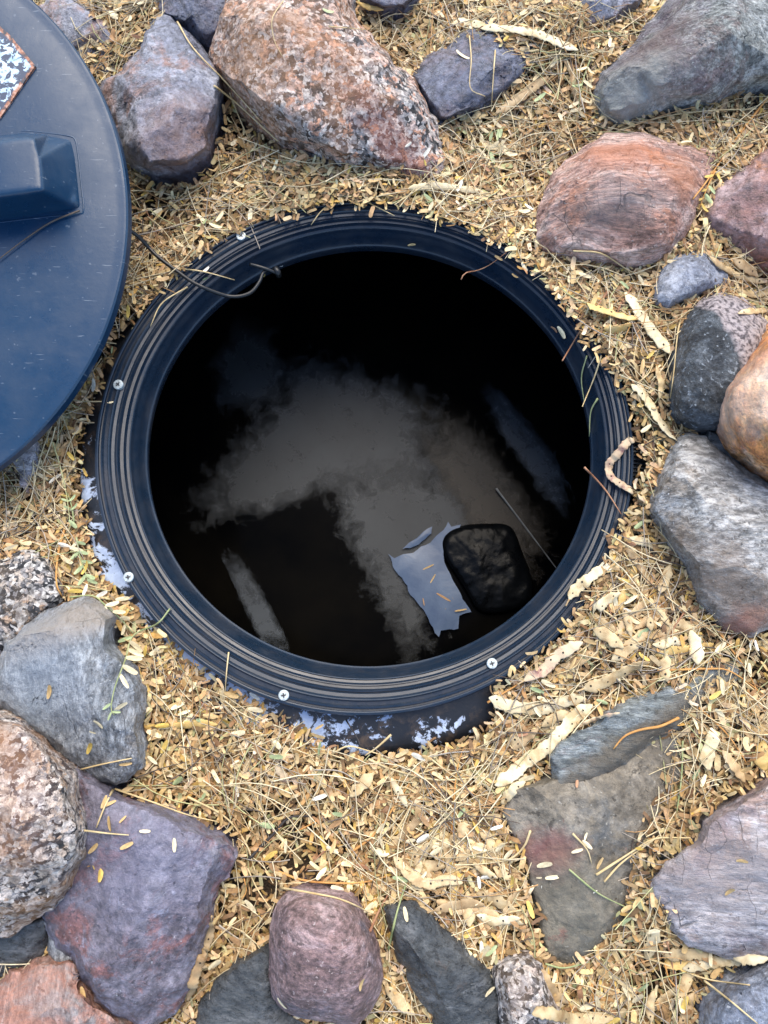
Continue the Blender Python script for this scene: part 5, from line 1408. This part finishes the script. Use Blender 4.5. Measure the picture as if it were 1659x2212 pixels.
PODS = [
 ('long cream pod with beaded edges lying across the dark blue slab at the top', 28, 'w', [(975, 52), (1010, 48), (1060, 60), (1110, 64), (1165, 75), (1215, 95), (1250, 108)], 6),
 ('slim cream pod lying just above the top rim of the riser', 18, 'w', [(880, 408), (910, 403), (950, 402), (1000, 408), (1045, 415)], 1),
 ('dull flat pod slanting in litter below the dark blue slab', 24, 'b', [(1070, 245), (1110, 220), (1150, 190), (1185, 165)], 2),
 ('yellow beaded pod running along the upper right rim of the riser', 21, 'y', [(1204, 604), (1226, 631), (1259, 655), (1302, 670), (1346, 684), (1383, 688)], 3),
 ('broad cream pod pointing down below the pink banded rock', 30, 'w', [(1350, 630), (1372, 659), (1397, 699), (1423, 732), (1448, 764)], 5),
 ('cream pod lying between the riser collar and the black and white rock', 23, 'w', [(1357, 823), (1383, 845), (1404, 874), (1423, 907), (1445, 936), (1462, 952)], 4),
 ('curled bean pod with a purple tip arching over the right rim of the riser', 20, 'p', [(1383, 945), (1357, 954), (1335, 980), (1315, 1005), (1321, 1031), (1346, 1049), (1383, 1074), (1394, 1085)], 3),
 ('narrow tan pod lying on the right beside the small blue grey rock', 17, 't', [(1532, 553), (1565, 579), (1601, 597), (1652, 611)], 2),
 ('plump mottled pod near the right edge above the blue grey rock', 26, 'b', [(1583, 560), (1609, 575), (1638, 597)], 3),
 ('twisted tan pod at the right edge below the plump mottled one', 20, 't', [(1590, 626), (1623, 635), (1665, 633)], 1),
 ('short tan pod at the right edge above the orange rock', 18, 't', [(1594, 677), (1623, 672), (1664, 670)], 2),
 ('cream pod with a dark burnt tip hanging over the lower right rim', 26, 'w', [(1229, 1296), (1240, 1278), (1273, 1248), (1310, 1223), (1333, 1206)], 3),
 ('bent cream pod forming an arch beside the grey schist boulder', 25, 'w', [(1331, 1203), (1346, 1176), (1368, 1168), (1397, 1172), (1410, 1185)], 2),
 ('pale pod lying along the lower right rim of the riser', 24, 'w', [(1259, 1340), (1288, 1314), (1317, 1292), (1342, 1281)], 2),
 ('tan spotted pod hooked at its end among the pile of pods', 27, 't', [(1280, 1358), (1310, 1372), (1331, 1387), (1348, 1400)], 2),
 ('tan pod crossing the middle of the pod pile right of the riser', 30, 't', [(1321, 1427), (1346, 1409), (1375, 1383), (1404, 1358)], 2),
 ('pinkish purple pod by the lower right rim of the riser', 26, 'p', [(1131, 1471), (1153, 1458), (1178, 1445), (1197, 1423), (1222, 1405), (1259, 1387)], 3),
 ('tan pod lying just above the layered stone ledge', 28, 't', [(1259, 1489), (1302, 1475), (1339, 1456), (1375, 1438), (1404, 1431)], 4),
 ('whitest long pod with a reddish stalk lying beside the worn collar', 29, 'w', [(1056, 1507), (1076, 1515), (1102, 1526), (1146, 1531), (1193, 1526), (1229, 1513), (1266, 1509)], 3),
 ('longest cream pod slanting down to the left of the layered ledge', 30, 'w', [(1069, 1697), (1102, 1675), (1142, 1642), (1182, 1613), (1218, 1577), (1244, 1547), (1280, 1522)], 5),
 ('cream pod lying under the longest pod at the corner of the muddy slab', 25, 'w', [(1082, 1737), (1109, 1706), (1135, 1688)], 2),
 ('thin reddish curled pod half lying on the layered ledge', 13, 'p', [(1244, 1573), (1273, 1558), (1310, 1546), (1339, 1540)], 0),
 ('two lobed cream pod standing out on the litter right of the ledge', 32, 'w', [(1536, 1572), (1540, 1602), (1528, 1631), (1532, 1664)], 2),
 ('short pointed tan pod hanging at the bottom of the pod pile', 23, 't', [(1441, 1412), (1437, 1449), (1441, 1473)], 1),
 ('broken pale pod husk below the grey schist boulder', 29, 'w', [(1492, 1361), (1503, 1398), (1507, 1436)], 0),
 ('tan pod slanting beside the lower left face of the grey schist boulder', 23, 't', [(1448, 1219), (1434, 1259), (1423, 1283)], 1),
 ('narrow tan pod upright in the middle of the pod pile', 17, 't', [(1346, 1310), (1357, 1347), (1364, 1376)], 1),
 ('small tan pod fragment in the upper pod pile', 19, 't', [(1404, 1332), (1406, 1363)], 1),
 ('wavy tan pod winding above the dark slate rock', 25, 't', [(850, 1850), (869, 1870), (894, 1896), (931, 1910), (967, 1899), (1000, 1907)], 4),
 ('tan pod hanging straight down from the end of the wavy pod', 27, 't', [(1011, 1925), (1011, 1961), (1014, 2003)], 0),
 ('tan pod slanting away to the right of the wavy pod', 28, 't', [(1029, 1928), (1062, 1939), (1095, 1958), (1116, 1967)], 3),
 ('dull pod lying level between the dark slate and the wavy pod', 22, 'b', [(938, 1967), (974, 1958), (1011, 1952), (1047, 1954)], 1),
 ('thin pale pod left of the muddy slab edge', 20, 'w', [(1029, 1976), (1065, 1990), (1095, 1987), (1125, 1983)], 2),
 ('short tan pod above the wavy pod near the slab', 24, 't', [(1007, 1841), (1029, 1834), (1051, 1826)], 1),
 ('thin tan pod touching the left edge of the muddy slab', 17, 't', [(1022, 1863), (1047, 1881), (1075, 1898)], 1),
 ('short spotted pod beside the left edge of the muddy slab', 24, 't', [(1065, 1874), (1091, 1888), (1110, 1899)], 2),
 ('broad blunt tan pod lying below the worn collar', 30, 't', [(756, 1721), (781, 1695), (807, 1671)], 1),
 ('thin pale twisted pod below the collar pointing down right', 18, 'w', [(839, 1677), (858, 1706), (880, 1743)], 1),
 ('small cream pod stub left of the wavy pod', 18, 'w', [(803, 1832), (821, 1841), (841, 1846)], 1),
 ('single seeded tan pod piece under the orange twig', 22, 't', [(950, 1828), (974, 1815)], 0),
 ('single seeded oval pod piece right of the orange twig', 28, 't', [(988, 1799), (1014, 1781)], 0),
 ('pale pod half sunk in the litter above the wavy pod', 21, 't', [(894, 1870), (912, 1845), (934, 1816)], 1),
 ('tan pod in the gap between the plum boulder and the dark slate', 25, 't', [(832, 2129), (847, 2147), (872, 2173), (896, 2192)], 2),
 ('beaded tan pod lying along the bottom edge below the muddy slab', 24, 't', [(1149, 2191), (1175, 2187), (1208, 2195), (1244, 2202), (1291, 2200), (1326, 2198)], 4),
 ('brownish pod curving over the pale granite at the bottom', 25, 'b', [(1171, 2093), (1182, 2125), (1200, 2151), (1228, 2167)], 1),
 ('cream pod standing below the right corner of the muddy slab', 28, 'w', [(1419, 2003), (1408, 2038), (1397, 2074)], 1),
 ('broad tan pod under the grey and pinkish cracked rock', 26, 't', [(1435, 2065), (1492, 2060), (1536, 2065)], 0),
 ('long pale pod stretching under the cracked rock to the right edge', 21, 'w', [(1474, 2093), (1546, 2078), (1601, 2074), (1662, 2070)], 1),
 ('tan pod upright near the bottom edge right of the beaded pod', 20, 't', [(1412, 2140), (1404, 2176), (1408, 2208)], 1),
 ('yellow torn pod in the litter right of the blue grey block', 21, 'y', [(365, 1569), (408, 1566), (438, 1564), (470, 1566)], 0),
 ('long brownish pod lying along the right foot of the purple slab', 21, 'b', [(456, 1990), (450, 2027), (427, 2093), (405, 2162)], 2),
 ('thin yellowish pod at the top edge right of the pink granite', 15, 'y', [(770, 4), (796, 15), (829, 22)], 0),
 ('narrow pale pod at the top edge left of the green grey boulder', 16, 'w', [(1424, -6), (1404, 22)], 0),
 ('small cream pod at the top left between the lid and the dark rock', 19, 'w', [(236, 22), (254, 42)], 0),
 ('small pinkish pod in the litter right of the blue grey block', 19, 'p', [(595, 1655), (610, 1673), (624, 1692)], 1),
 ('tan pod end at the right edge beside the cracked rock', 30, 'y', [(1650, 1600), (1645, 1640), (1655, 1665)], 1),
 ('dull tan pod below the two lobed pod on the right', 24, 'b', [(1560, 1620), (1590, 1660), (1610, 1690)], 0),
 ('faded pod lying close above the layered ledge end', 24, 't', [(1170, 1570), (1200, 1550), (1235, 1540)], 1),
 ('dull pod lying in litter under the longest cream pod', 26, 'b', [(1108, 1620), (1135, 1592), (1165, 1568)], 2),
 ('tan pod lying in litter left of the black and white rock', 22, 't', [(1418, 790), (1428, 830), (1425, 862)], 2),
 ('yellowish pod lying left of the broad cream pod', 22, 'y', [(1296, 705), (1330, 712), (1368, 700)], 2),
]
for lab, w, k, pts, h in PODS: pod(lab, w, k, pts, h)

for bx, cnt_, lab in (((1225, 1190, 1500, 1470), 26, 'half sunk tan pod in the pile right of the riser'), ((870, 1780, 1125, 2000), 18, 'half sunk tan pod left of the muddy slab'), ((1085, 1545, 1235, 1715), 10, 'half sunk tan pod left of the layered ledge'), ((1040, 170, 1260, 330), 4, 'half sunk tan pod below the dark blue slab'), ((1380, 2040, 1640, 2190), 6, 'half sunk tan pod below the cracked rock')):
    k, found = 0, []
    while k < cnt_:
        u, v, a, L = random.uniform(bx[0], bx[2]), random.uniform(bx[1], bx[3]), random.gauss(-.6, .7), random.uniform(60, 150)
        q = [(u + math.cos(a) * L * t - math.sin(a) * b_, v + math.sin(a) * L * t + math.cos(a) * b_) for t, b_ in ((-.5, 0), (-.15, random.gauss(0, 6)), (.2, random.gauss(0, 6)), (.5, 0))]
        k += 1
        pp = [P(x, y, .02) for x, y in q]
        qu, qv = np.array([p[0] for p in q]), np.array([p[1] for p in q])
        if in_poly(qu, qv, BARE).any() or in_poly(qu, qv, SLAB).any() or (stone_h(np.array([p.x for p in pp]), np.array([p.y for p in pp]), HG) > .02).any(): continue
        found.append((u, q))
    found.sort(key=lambda f: f[0])
    for i, (u, q) in enumerate(found):
        pod(lab + (', ' + ORD[i] + ' from the left' if len(found) > 1 else ''), random.uniform(18, 27), random.choice('ttbbwy'), q, random.choice((0, 1, 2)), lift=random.uniform(.000, .004), group='pods half sunk in the litter')

# ------------------------------------------------------------------ twigs and stalks
def twig_mat(name, a, b):
    t = NT(name)
    f = t.noise(t.coord(), 60, 4, .6)
    return t.set(base=t.ramp(f, [(.3, a), (.7, b)]), rough=.6, spec=.35, normal=t.bump(t.noise(t.coord(), 300, 3), .3, .0006))
TW = {'s': twig_mat('straw', (.46, .33, .15), (.68, .55, .31)), 'r': twig_mat('red_twig', (.22, .09, .05), (.40, .22, .12)), 'o': twig_mat('orange_twig', (.42, .19, .05), (.62, .34, .11)),
      'g': twig_mat('green_stem', (.20, .25, .10), (.40, .42, .21)), 'd': twig_mat('dark_twig', (.015, .013, .012), (.07, .06, .055)), 'w': twig_mat('grey_twig', (.30, .26, .21), (.50, .45, .38)), 'h': twig_mat('brown_strand', (.06, .045, .035), (.13, .10, .08))}
def twig(label, c, px, pts, lift=.003, group=None, name='twig', cat='twig', tip=.5):
    L = sum(math.dist(a, b) for a, b in zip(pts, pts[1:]))
    n = max(8, int(L / 9))
    path = lay(pts, lift, n, smooth=3)
    rad = np.linspace(1, tip, n) * px * MPX * .5
    rad = rad * (1 + .12 * vnoise(np.stack([np.arange(n) * .7, np.zeros(n), np.zeros(n)], 1), len(label)))
    o = simple_tube(name, path, rad, TW[c], label, cat, 6, group)
    return o
TWIGS = [
 ('pale stalk lying across the left rim of the riser', 's', 4, [(405, 620), (350, 655), (325, 705)]),
 ('pale stalk lying over the upper left rim below the cable', 's', 4, [(388, 580), (440, 587), (507, 605)]),
 ('reddish twig reaching from the litter over the right rim of the opening', 'r', 6, [(1313, 630), (1260, 705), (1215, 779)]),
 ('thin grey twig beside the reddish twig at the right rim', 'w', 3.5, [(1317, 728), (1292, 762), (1270, 795)]),
 ('tan twig dangling into the opening at the right', 's', 4, [(1299, 768), (1285, 812), (1258, 878)]),
 ('curved greenish stem lying on the right inner lip', 'g', 4, [(1291, 861), (1276, 890), (1273, 943)]),
 ('reddish twig tip poking over the right rim near the curled pod', 'r', 5, [(1262, 1009), (1306, 1056), (1342, 1111)]),
 ('thin bent stalk lying on the right inner lip', 'g', 3.5, [(1268, 768), (1256, 815), (1262, 868)]),
 ('curved brown stalk reaching into the opening at the upper right', 'r', 3, [(996, 604), (1005, 590), (1032, 584), (1058, 572), (1090, 548), (1116, 525)]),
 ('pale curved stalk hanging over the top rim of the riser', 's', 3.5, [(726, 432), (694, 456), (672, 486)]),
 ('long pale stalk lying over the top rim of the riser', 's', 3.5, [(774, 427), (810, 445), (852, 466)]),
 ('upright pale stalk standing against the lower left rim', 's', 3.5, [(494, 1409), (489, 1456), (485, 1518)]),
 ('orange brown twig in the litter below the riser, pointing up right', 'o', 6, [(759, 1841), (810, 1801), (858, 1732), (883, 1695)]),
 ('orange twig running up and down left of the muddy slab', 'o', 5, [(975, 1800), (985, 1681), (996, 1630), (1012, 1600)]),
 ('long pale stalk lying level below the worn collar', 's', 5, [(796, 1640), (847, 1662), (938, 1684), (1011, 1681), (1073, 1670)]),
 ('looped pale stalk resting on the bottom edge of the collar', 's', 4, [(718, 1628), (752, 1612), (796, 1622), (850, 1640)]),
 ('orange curved twig lying above the plum boulder', 'o', 5, [(588, 1878), (664, 1903), (774, 1907), (839, 1892)]),
 ('long pale stalk hugging the top of the plum boulder', 's', 5, [(606, 1918), (672, 1929), (737, 1943), (810, 1976)]),
 ('reddish twig between the plum boulder and the dark slate', 'r', 6, [(799, 2012), (818, 1969), (839, 1932)]),
 ('greenish stem crossing the left end of the dark slate', 'g', 5, [(839, 2052), (858, 1969), (883, 1892)]),
 ('black bent twig in the litter right of the purple slab', 'd', 8, [(537, 1856), (591, 1801), (624, 1767), (675, 1762)]),
 ('orange twig lying on the layered ledge', 'o', 6, [(1466, 1551), (1426, 1569), (1386, 1576), (1350, 1590), (1325, 1618)]),
 ('orange stalk running to the right edge above the ledge', 'o', 5, [(1420, 1449), (1466, 1447), (1528, 1445), (1579, 1451), (1659, 1507)]),
 ('orange stalk slanting down from the grey schist boulder', 'o', 5, [(1558, 1372), (1579, 1402), (1609, 1442), (1640, 1500)]),
 ('orange twig in the litter right of the two lobed pod', 'o', 5, [(1510, 1529), (1565, 1580), (1595, 1620), (1612, 1648)]),
 ('long orange twig leaning along the right end of the pink banded rock', 'o', 6, [(1662, 205), (1583, 310), (1525, 394), (1497, 430)]),
 ('orange stalk lying in the litter below the dark blue slab', 'o', 4.5, [(1175, 197), (1237, 233), (1298, 264)]),
 ('long pale stalk lying level under the dark blue slab', 's', 3.5, [(1010, 254), (1080, 255), (1182, 259)]),
 ('long pale stalk between the pointed blue rock and the granite', 's', 4.5, [(383, 47), (419, 106), (492, 182), (565, 264)]),
 ('long straw slanting under the lower left side of the granite', 's', 5, [(463, 186), (510, 222), (600, 305)]),
 ('thin straw right of the pointed blue rock', 's', 4, [(496, 200), (515, 250), (542, 312)]),
 ('brown strand curved on the lid below its handle', 'h', 4, [(172, 455), (110, 480), (50, 520), (-10, 566)]),
 ('olive stalk lying on the upper left of the purple slab', 's', 5, [(244, 1706), (225, 1745), (208, 1788)]),
 ('thin stalk lying level on the purple slab', 's', 4, [(182, 1794), (230, 1800), (278, 1804)]),
 ('pale stalk along the upper edge of the purple slab', 's', 4.5, [(248, 1704), (328, 1732), (405, 1760), (470, 1775)]),
 ('bundle stalk curving past the right corner of the purple slab', 's', 5, [(405, 1721), (485, 1764), (530, 1820), (552, 1885)]),
 ('short tan stalk lying on the red stain side of the muddy slab', 's', 4, [(1237, 1801), (1268, 1835), (1278, 1866)]),
 ('green stalk lying across the lower muddy slab', 'g', 4, [(1229, 1878), (1291, 1929), (1357, 1962)]),
 ('curved tan stalk over the left edge of the muddy slab', 's', 5, [(1146, 1794), (1131, 1830), (1098, 1857), (1050, 1861)]),
 ('pair stalk lying between the muddy slab and the cracked rock', 's', 5, [(1288, 1890), (1364, 1841), (1415, 1812), (1492, 1810)]),
 ('second straw under the pair stalk beside the muddy slab', 's', 4.5, [(1305, 1905), (1345, 1862), (1412, 1815)]),
 ('green curved stem at the bottom tip of the muddy slab', 'g', 4, [(1178, 2082), (1218, 2091), (1273, 2078)]),
 ('long yellow straw at lower right below the cracked rock', 's', 4.5, [(1368, 2060), (1455, 2089), (1528, 2115), (1620, 2128)]),
 ('yellow straw slanting over the grey corner rock', 's', 4.5, [(1521, 2118), (1575, 2160), (1636, 2211)]),
 ('thin green stem running down over the ledge and litter', 'g', 4, [(1475, 1600), (1472, 1680), (1462, 1755)]),
 ('brown stalk along the worn collar beside the whitest pod', 'o', 5, [(1053, 1518), (1100, 1490), (1150, 1460)]),
 ('dark stalk standing against the bottom of the worn collar', 'd', 4, [(748, 1556), (772, 1595), (779, 1615)]),
 ('thick straw leaning on the bottom of the worn collar', 's', 5, [(845, 1587), (815, 1614), (789, 1632)]),
 ('curved hair thin stalk lying on the pink granite boulder', 's', 2.5, [(612, 2), (588, 40), (592, 85), (610, 122)]),
 ('thin straight stalk lying on the upper right of the pink granite', 's', 2.5, [(710, 57), (745, 60), (790, 64)]),
 ('straight stalk crossing the dark blue slab upright', 's', 3.5, [(1070, 108), (1066, 160), (1061, 240)]),
 ('bent stalk lying across the dark blue slab', 's', 3.5, [(1014, 78), (1018, 130), (1016, 190), (1048, 208)]),
 ('pale stalk lying along the left foot of the blue grey block', 's', 4, [(175, 1662), (225, 1650), (285, 1638)]),
 ('orange stalk left of the worn collar beside the speckled granite', 'o', 6, [(140, 1140), (125, 1200), (122, 1260), (135, 1290)]),
 ('pale stalk lying in the gap at the top edge left of the green grey boulder', 's', 4, [(1160, 18), (1220, 45), (1280, 72), (1335, 95)]),
 ('green stem arching toward the big green grey boulder', 'g', 4.5, [(1272, 70), (1320, 68), (1352, 82)]),
 ('long straw lying above the pink banded rock', 's', 4, [(1330, 285), (1420, 255), (1520, 240), (1640, 235)]),
 ('straw lying below the pink banded rock', 's', 4, [(1238, 542), (1300, 548), (1360, 585), (1410, 600)]),
 ('long straw running down left of the black and white rock', 's', 4, [(1478, 660), (1464, 720), (1456, 800), (1448, 860)]),
 ('dark stalk lying between the curled pod and the grey schist', 'd', 3, [(1392, 962), (1440, 940), (1530, 930)]),
]
for lab, c, px, pts in TWIGS: twig(lab, c, px, pts)
# more of the larger loose stalks, all alike
cnt = 0
for _ in range(900):
    if cnt >= 150: break
    u, v = random.uniform(10, 1650), random.uniform(10, 2200); a = random.uniform(0, math.pi); L = random.uniform(45, 130)
    q = [(u + math.cos(a) * L * t - math.sin(a) * b, v + math.sin(a) * L * t + math.cos(a) * b) for t, b in ((-.5, 0), (0, random.gauss(0, 7)), (.5, 0))]
    uu, vv = np.array([p[0] for p in q]), np.array([p[1] for p in q])
    if in_poly(uu, vv, BARE).any() or in_poly(uu, vv, SLAB).any() or (np.hypot(uu + 387, vv - 474) < 690).any(): continue
    pp = [P(x, y, .012) for x, y in q]
    if (stone_h(np.array([p.x for p in pp]), np.array([p.y for p in pp]), HG) > .012).any(): continue
    twig('loose pale dry stalk lying on the leaflet bed', random.choice('sssssswro'), random.uniform(2.6, 4.2), q, .004, 'loose stalks on the leaflet bed', name='stalk', cat='stalk')
    cnt += 1

# ------------------------------------------------------------------ sprigs that still hold leaflets
def sprig(label, stem, leaves, sc='g', px=4, lift=.005):
    n = max(8, int(sum(math.dist(a, b) for a, b in zip(stem, stem[1:])) / 9))
    path = lay(stem, lift, n, smooth=4)
    root = empty('leaf_sprig', path[0], label, 'sprig')
    V, F = tube_arrays(path - path[0], np.linspace(1, .5, n) * px * MPX * .5, 6)
    link('stem', mesh_np('stem', V, F), TW[sc], root)
    for t, side, L, c in leaves:
        i = min(n - 2, int(t * (n - 1)))
        d = Vector(path[i + 1] - path[i]); a = math.atan2(d.y, d.x) + side * random.uniform(.8, 1.15)
        s = L * MPX
        o = link('leaflet', leaf_data(random.randrange(4), c), None, root)
        o.scale = (s, s, s)
        o.rotation_euler = (random.gauss(0, .15), random.gauss(-.1, .12), a)
        o.location = Vector(path[i] - path[0]) + Vector((math.cos(a), math.sin(a), 0)) * s * .52 + Vector((0, 0, .0012))
sprig('green stalked sprig with cream leaflets hanging from the left rim onto the blue grey block', [(367, 1315), (340, 1347), (288, 1373), (270, 1427), (248, 1485), (240, 1530), (247, 1545)],
      [(.38, -1, 30, 'green'), (.42, 1, 34, 'cream'), (.47, 1, 36, 'cream'), (.55, 1, 34, 'cream'), (.6, 1, 34, 'cream'), (.68, 1, 32, 'cream'), (.9, -1, 18, 'green'), (.97, 1, 18, 'green'), (.99, -1, 16, 'green')])
sprig('sprig with cream leaflets lying between the collar and the blue grey block', [(150, 1290), (200, 1287), (225, 1305), (255, 1332), (290, 1370)],
      [(.2, 1, 26, 'white'), (.35, 1, 28, 'white'), (.5, 1, 28, 'cream'), (.55, -1, 24, 'cream'), (.66, 1, 28, 'cream'), (.74, 1, 26, 'cream'), (.85, -1, 22, 'cream')])
sprig('green leafy sprig standing along the left side of the worn collar', [(165, 1160), (172, 1200), (184, 1235), (192, 1262)],
      [(.1, 1, 22, 'green'), (.1, -1, 20, 'cream'), (.3, 1, 24, 'green'), (.35, -1, 22, 'green'), (.55, 1, 26, 'green'), (.6, -1, 24, 'green'), (.8, 1, 26, 'green'), (.85, -1, 26, 'green'), (.97, 1, 24, 'green')])
sprig('small bright green sprig at the left of the collar', [(160, 1130), (155, 1095), (146, 1065)], [(.5, 1, 18, 'green'), (.5, -1, 18, 'green'), (.75, 1, 18, 'green'), (.75, -1, 18, 'green'), (.95, 1, 16, 'yellow')])
sprig('pinnate pale green sprig lying between the granite and the opening', [(935, 436), (900, 440), (862, 446)], [(.1, 1, 26, 'cream'), (.1, -1, 26, 'green'), (.3, 1, 28, 'cream'), (.35, -1, 28, 'cream'), (.55, 1, 28, 'cream'), (.6, -1, 26, 'green'), (.8, 1, 26, 'cream'), (.85, -1, 26, 'cream')])
sprig('greyish green sprig below the dark blue slab', [(1090, 275), (1065, 285), (1042, 292)], [(.15, 1, 26, 'green'), (.2, -1, 28, 'cream'), (.4, 1, 28, 'green'), (.45, -1, 28, 'cream'), (.7, 1, 26, 'green'), (.75, -1, 26, 'cream')])
sprig('sprig with paired cream leaflets in the litter right of the dark blue slab', [(1278, 120), (1262, 165), (1252, 210), (1246, 260)], [(.2, 1, 26, 'cream'), (.25, -1, 26, 'cream'), (.45, 1, 28, 'cream'), (.5, -1, 26, 'green'), (.7, 1, 26, 'cream'), (.75, -1, 28, 'cream'), (.9, 1, 24, 'cream')])
sprig('yellow green tuft of leaflets caught on the orange twig right of the pink banded rock', [(1545, 370), (1530, 400), (1518, 430), (1510, 452)], [(.1, 1, 24, 'yellow'), (.2, -1, 22, 'yellow'), (.4, 1, 26, 'green'), (.5, -1, 26, 'yellow'), (.7, 1, 26, 'green'), (.75, -1, 24, 'yellow'), (.95, 1, 24, 'yellow')], 'o')
sprig('sprig with fanned cream leaflets above the right rim of the riser', [(1010, 330), (1040, 320), (1075, 335), (1105, 320)], [(.1, 1, 30, 'cream'), (.2, -1, 30, 'cream'), (.4, 1, 34, 'cream'), (.5, -1, 34, 'green'), (.7, 1, 34, 'cream'), (.8, -1, 32, 'cream')])
sprig('sprig of yellowish leaflets tangled over the upper right rim', [(1010, 478), (1050, 500), (1085, 520), (1110, 545)], [(.05, 1, 24, 'cream'), (.15, -1, 24, 'yellow'), (.35, 1, 26, 'cream'), (.45, -1, 26, 'cream'), (.65, 1, 26, 'yellow'), (.7, -1, 24, 'cream'), (.9, 1, 24, 'green')], 's', 3)

# ------------------------------------------------------------------ cable and tie at the upper left of the rim
M_CABLE = plastic('cable_sheath', base=(.004, .005, .006), rough=.3, dust=.03, bumps=.05)
pts = [(225, 440), (268, 488), (300, 512), (338, 552), (383, 586), (419, 611), (467, 632), (505, 641), (540, 633), (560, 610), (568, 590), (578, 582)]
sp = spline([Vector((u, v, 0)) for u, v in pts], 80)
zz = np.interp(np.linspace(0, 1, 80), [0, .14, .3, .5, .62, .75, .86, 1], [.085, .075, .045, .040, .036, .022, .020, .020])
path = np.array([tuple(P(u, v, z)) for (u, v, _), z in zip(sp, zz)])
simple_tube('black_cable', path, .0023, M_CABLE, 'black cable running from under the lid over the upper left rim of the riser', 'cable', 10)
pa = np.array([tuple(P(u, v, z)) for u, v, z in ((540, 571, .025), (556, 575, .026), (575, 581, .024), (590, 587, .020), (600, 592, .016))])
tie = empty('cable_tie', pa[0], 'small black cable tie clipped across the upper left inner rim', 'cable tie')
V, F = tube_arrays(spline([Vector(p) for p in pa], 16) - pa[0], np.full(16, .0022), 6); link('strap', mesh_np('strap', V, F), M_CABLE, tie)
pb = np.array([tuple(P(u, v, z)) for u, v, z in ((594, 578, .020), (600, 588, .019), (603, 598, .014))])
V, F = tube_arrays(pb - pa[0], np.array([.0035, .0042, .0032]), 8); link('buckle', mesh_np('buckle', V, F), M_CABLE, tie)
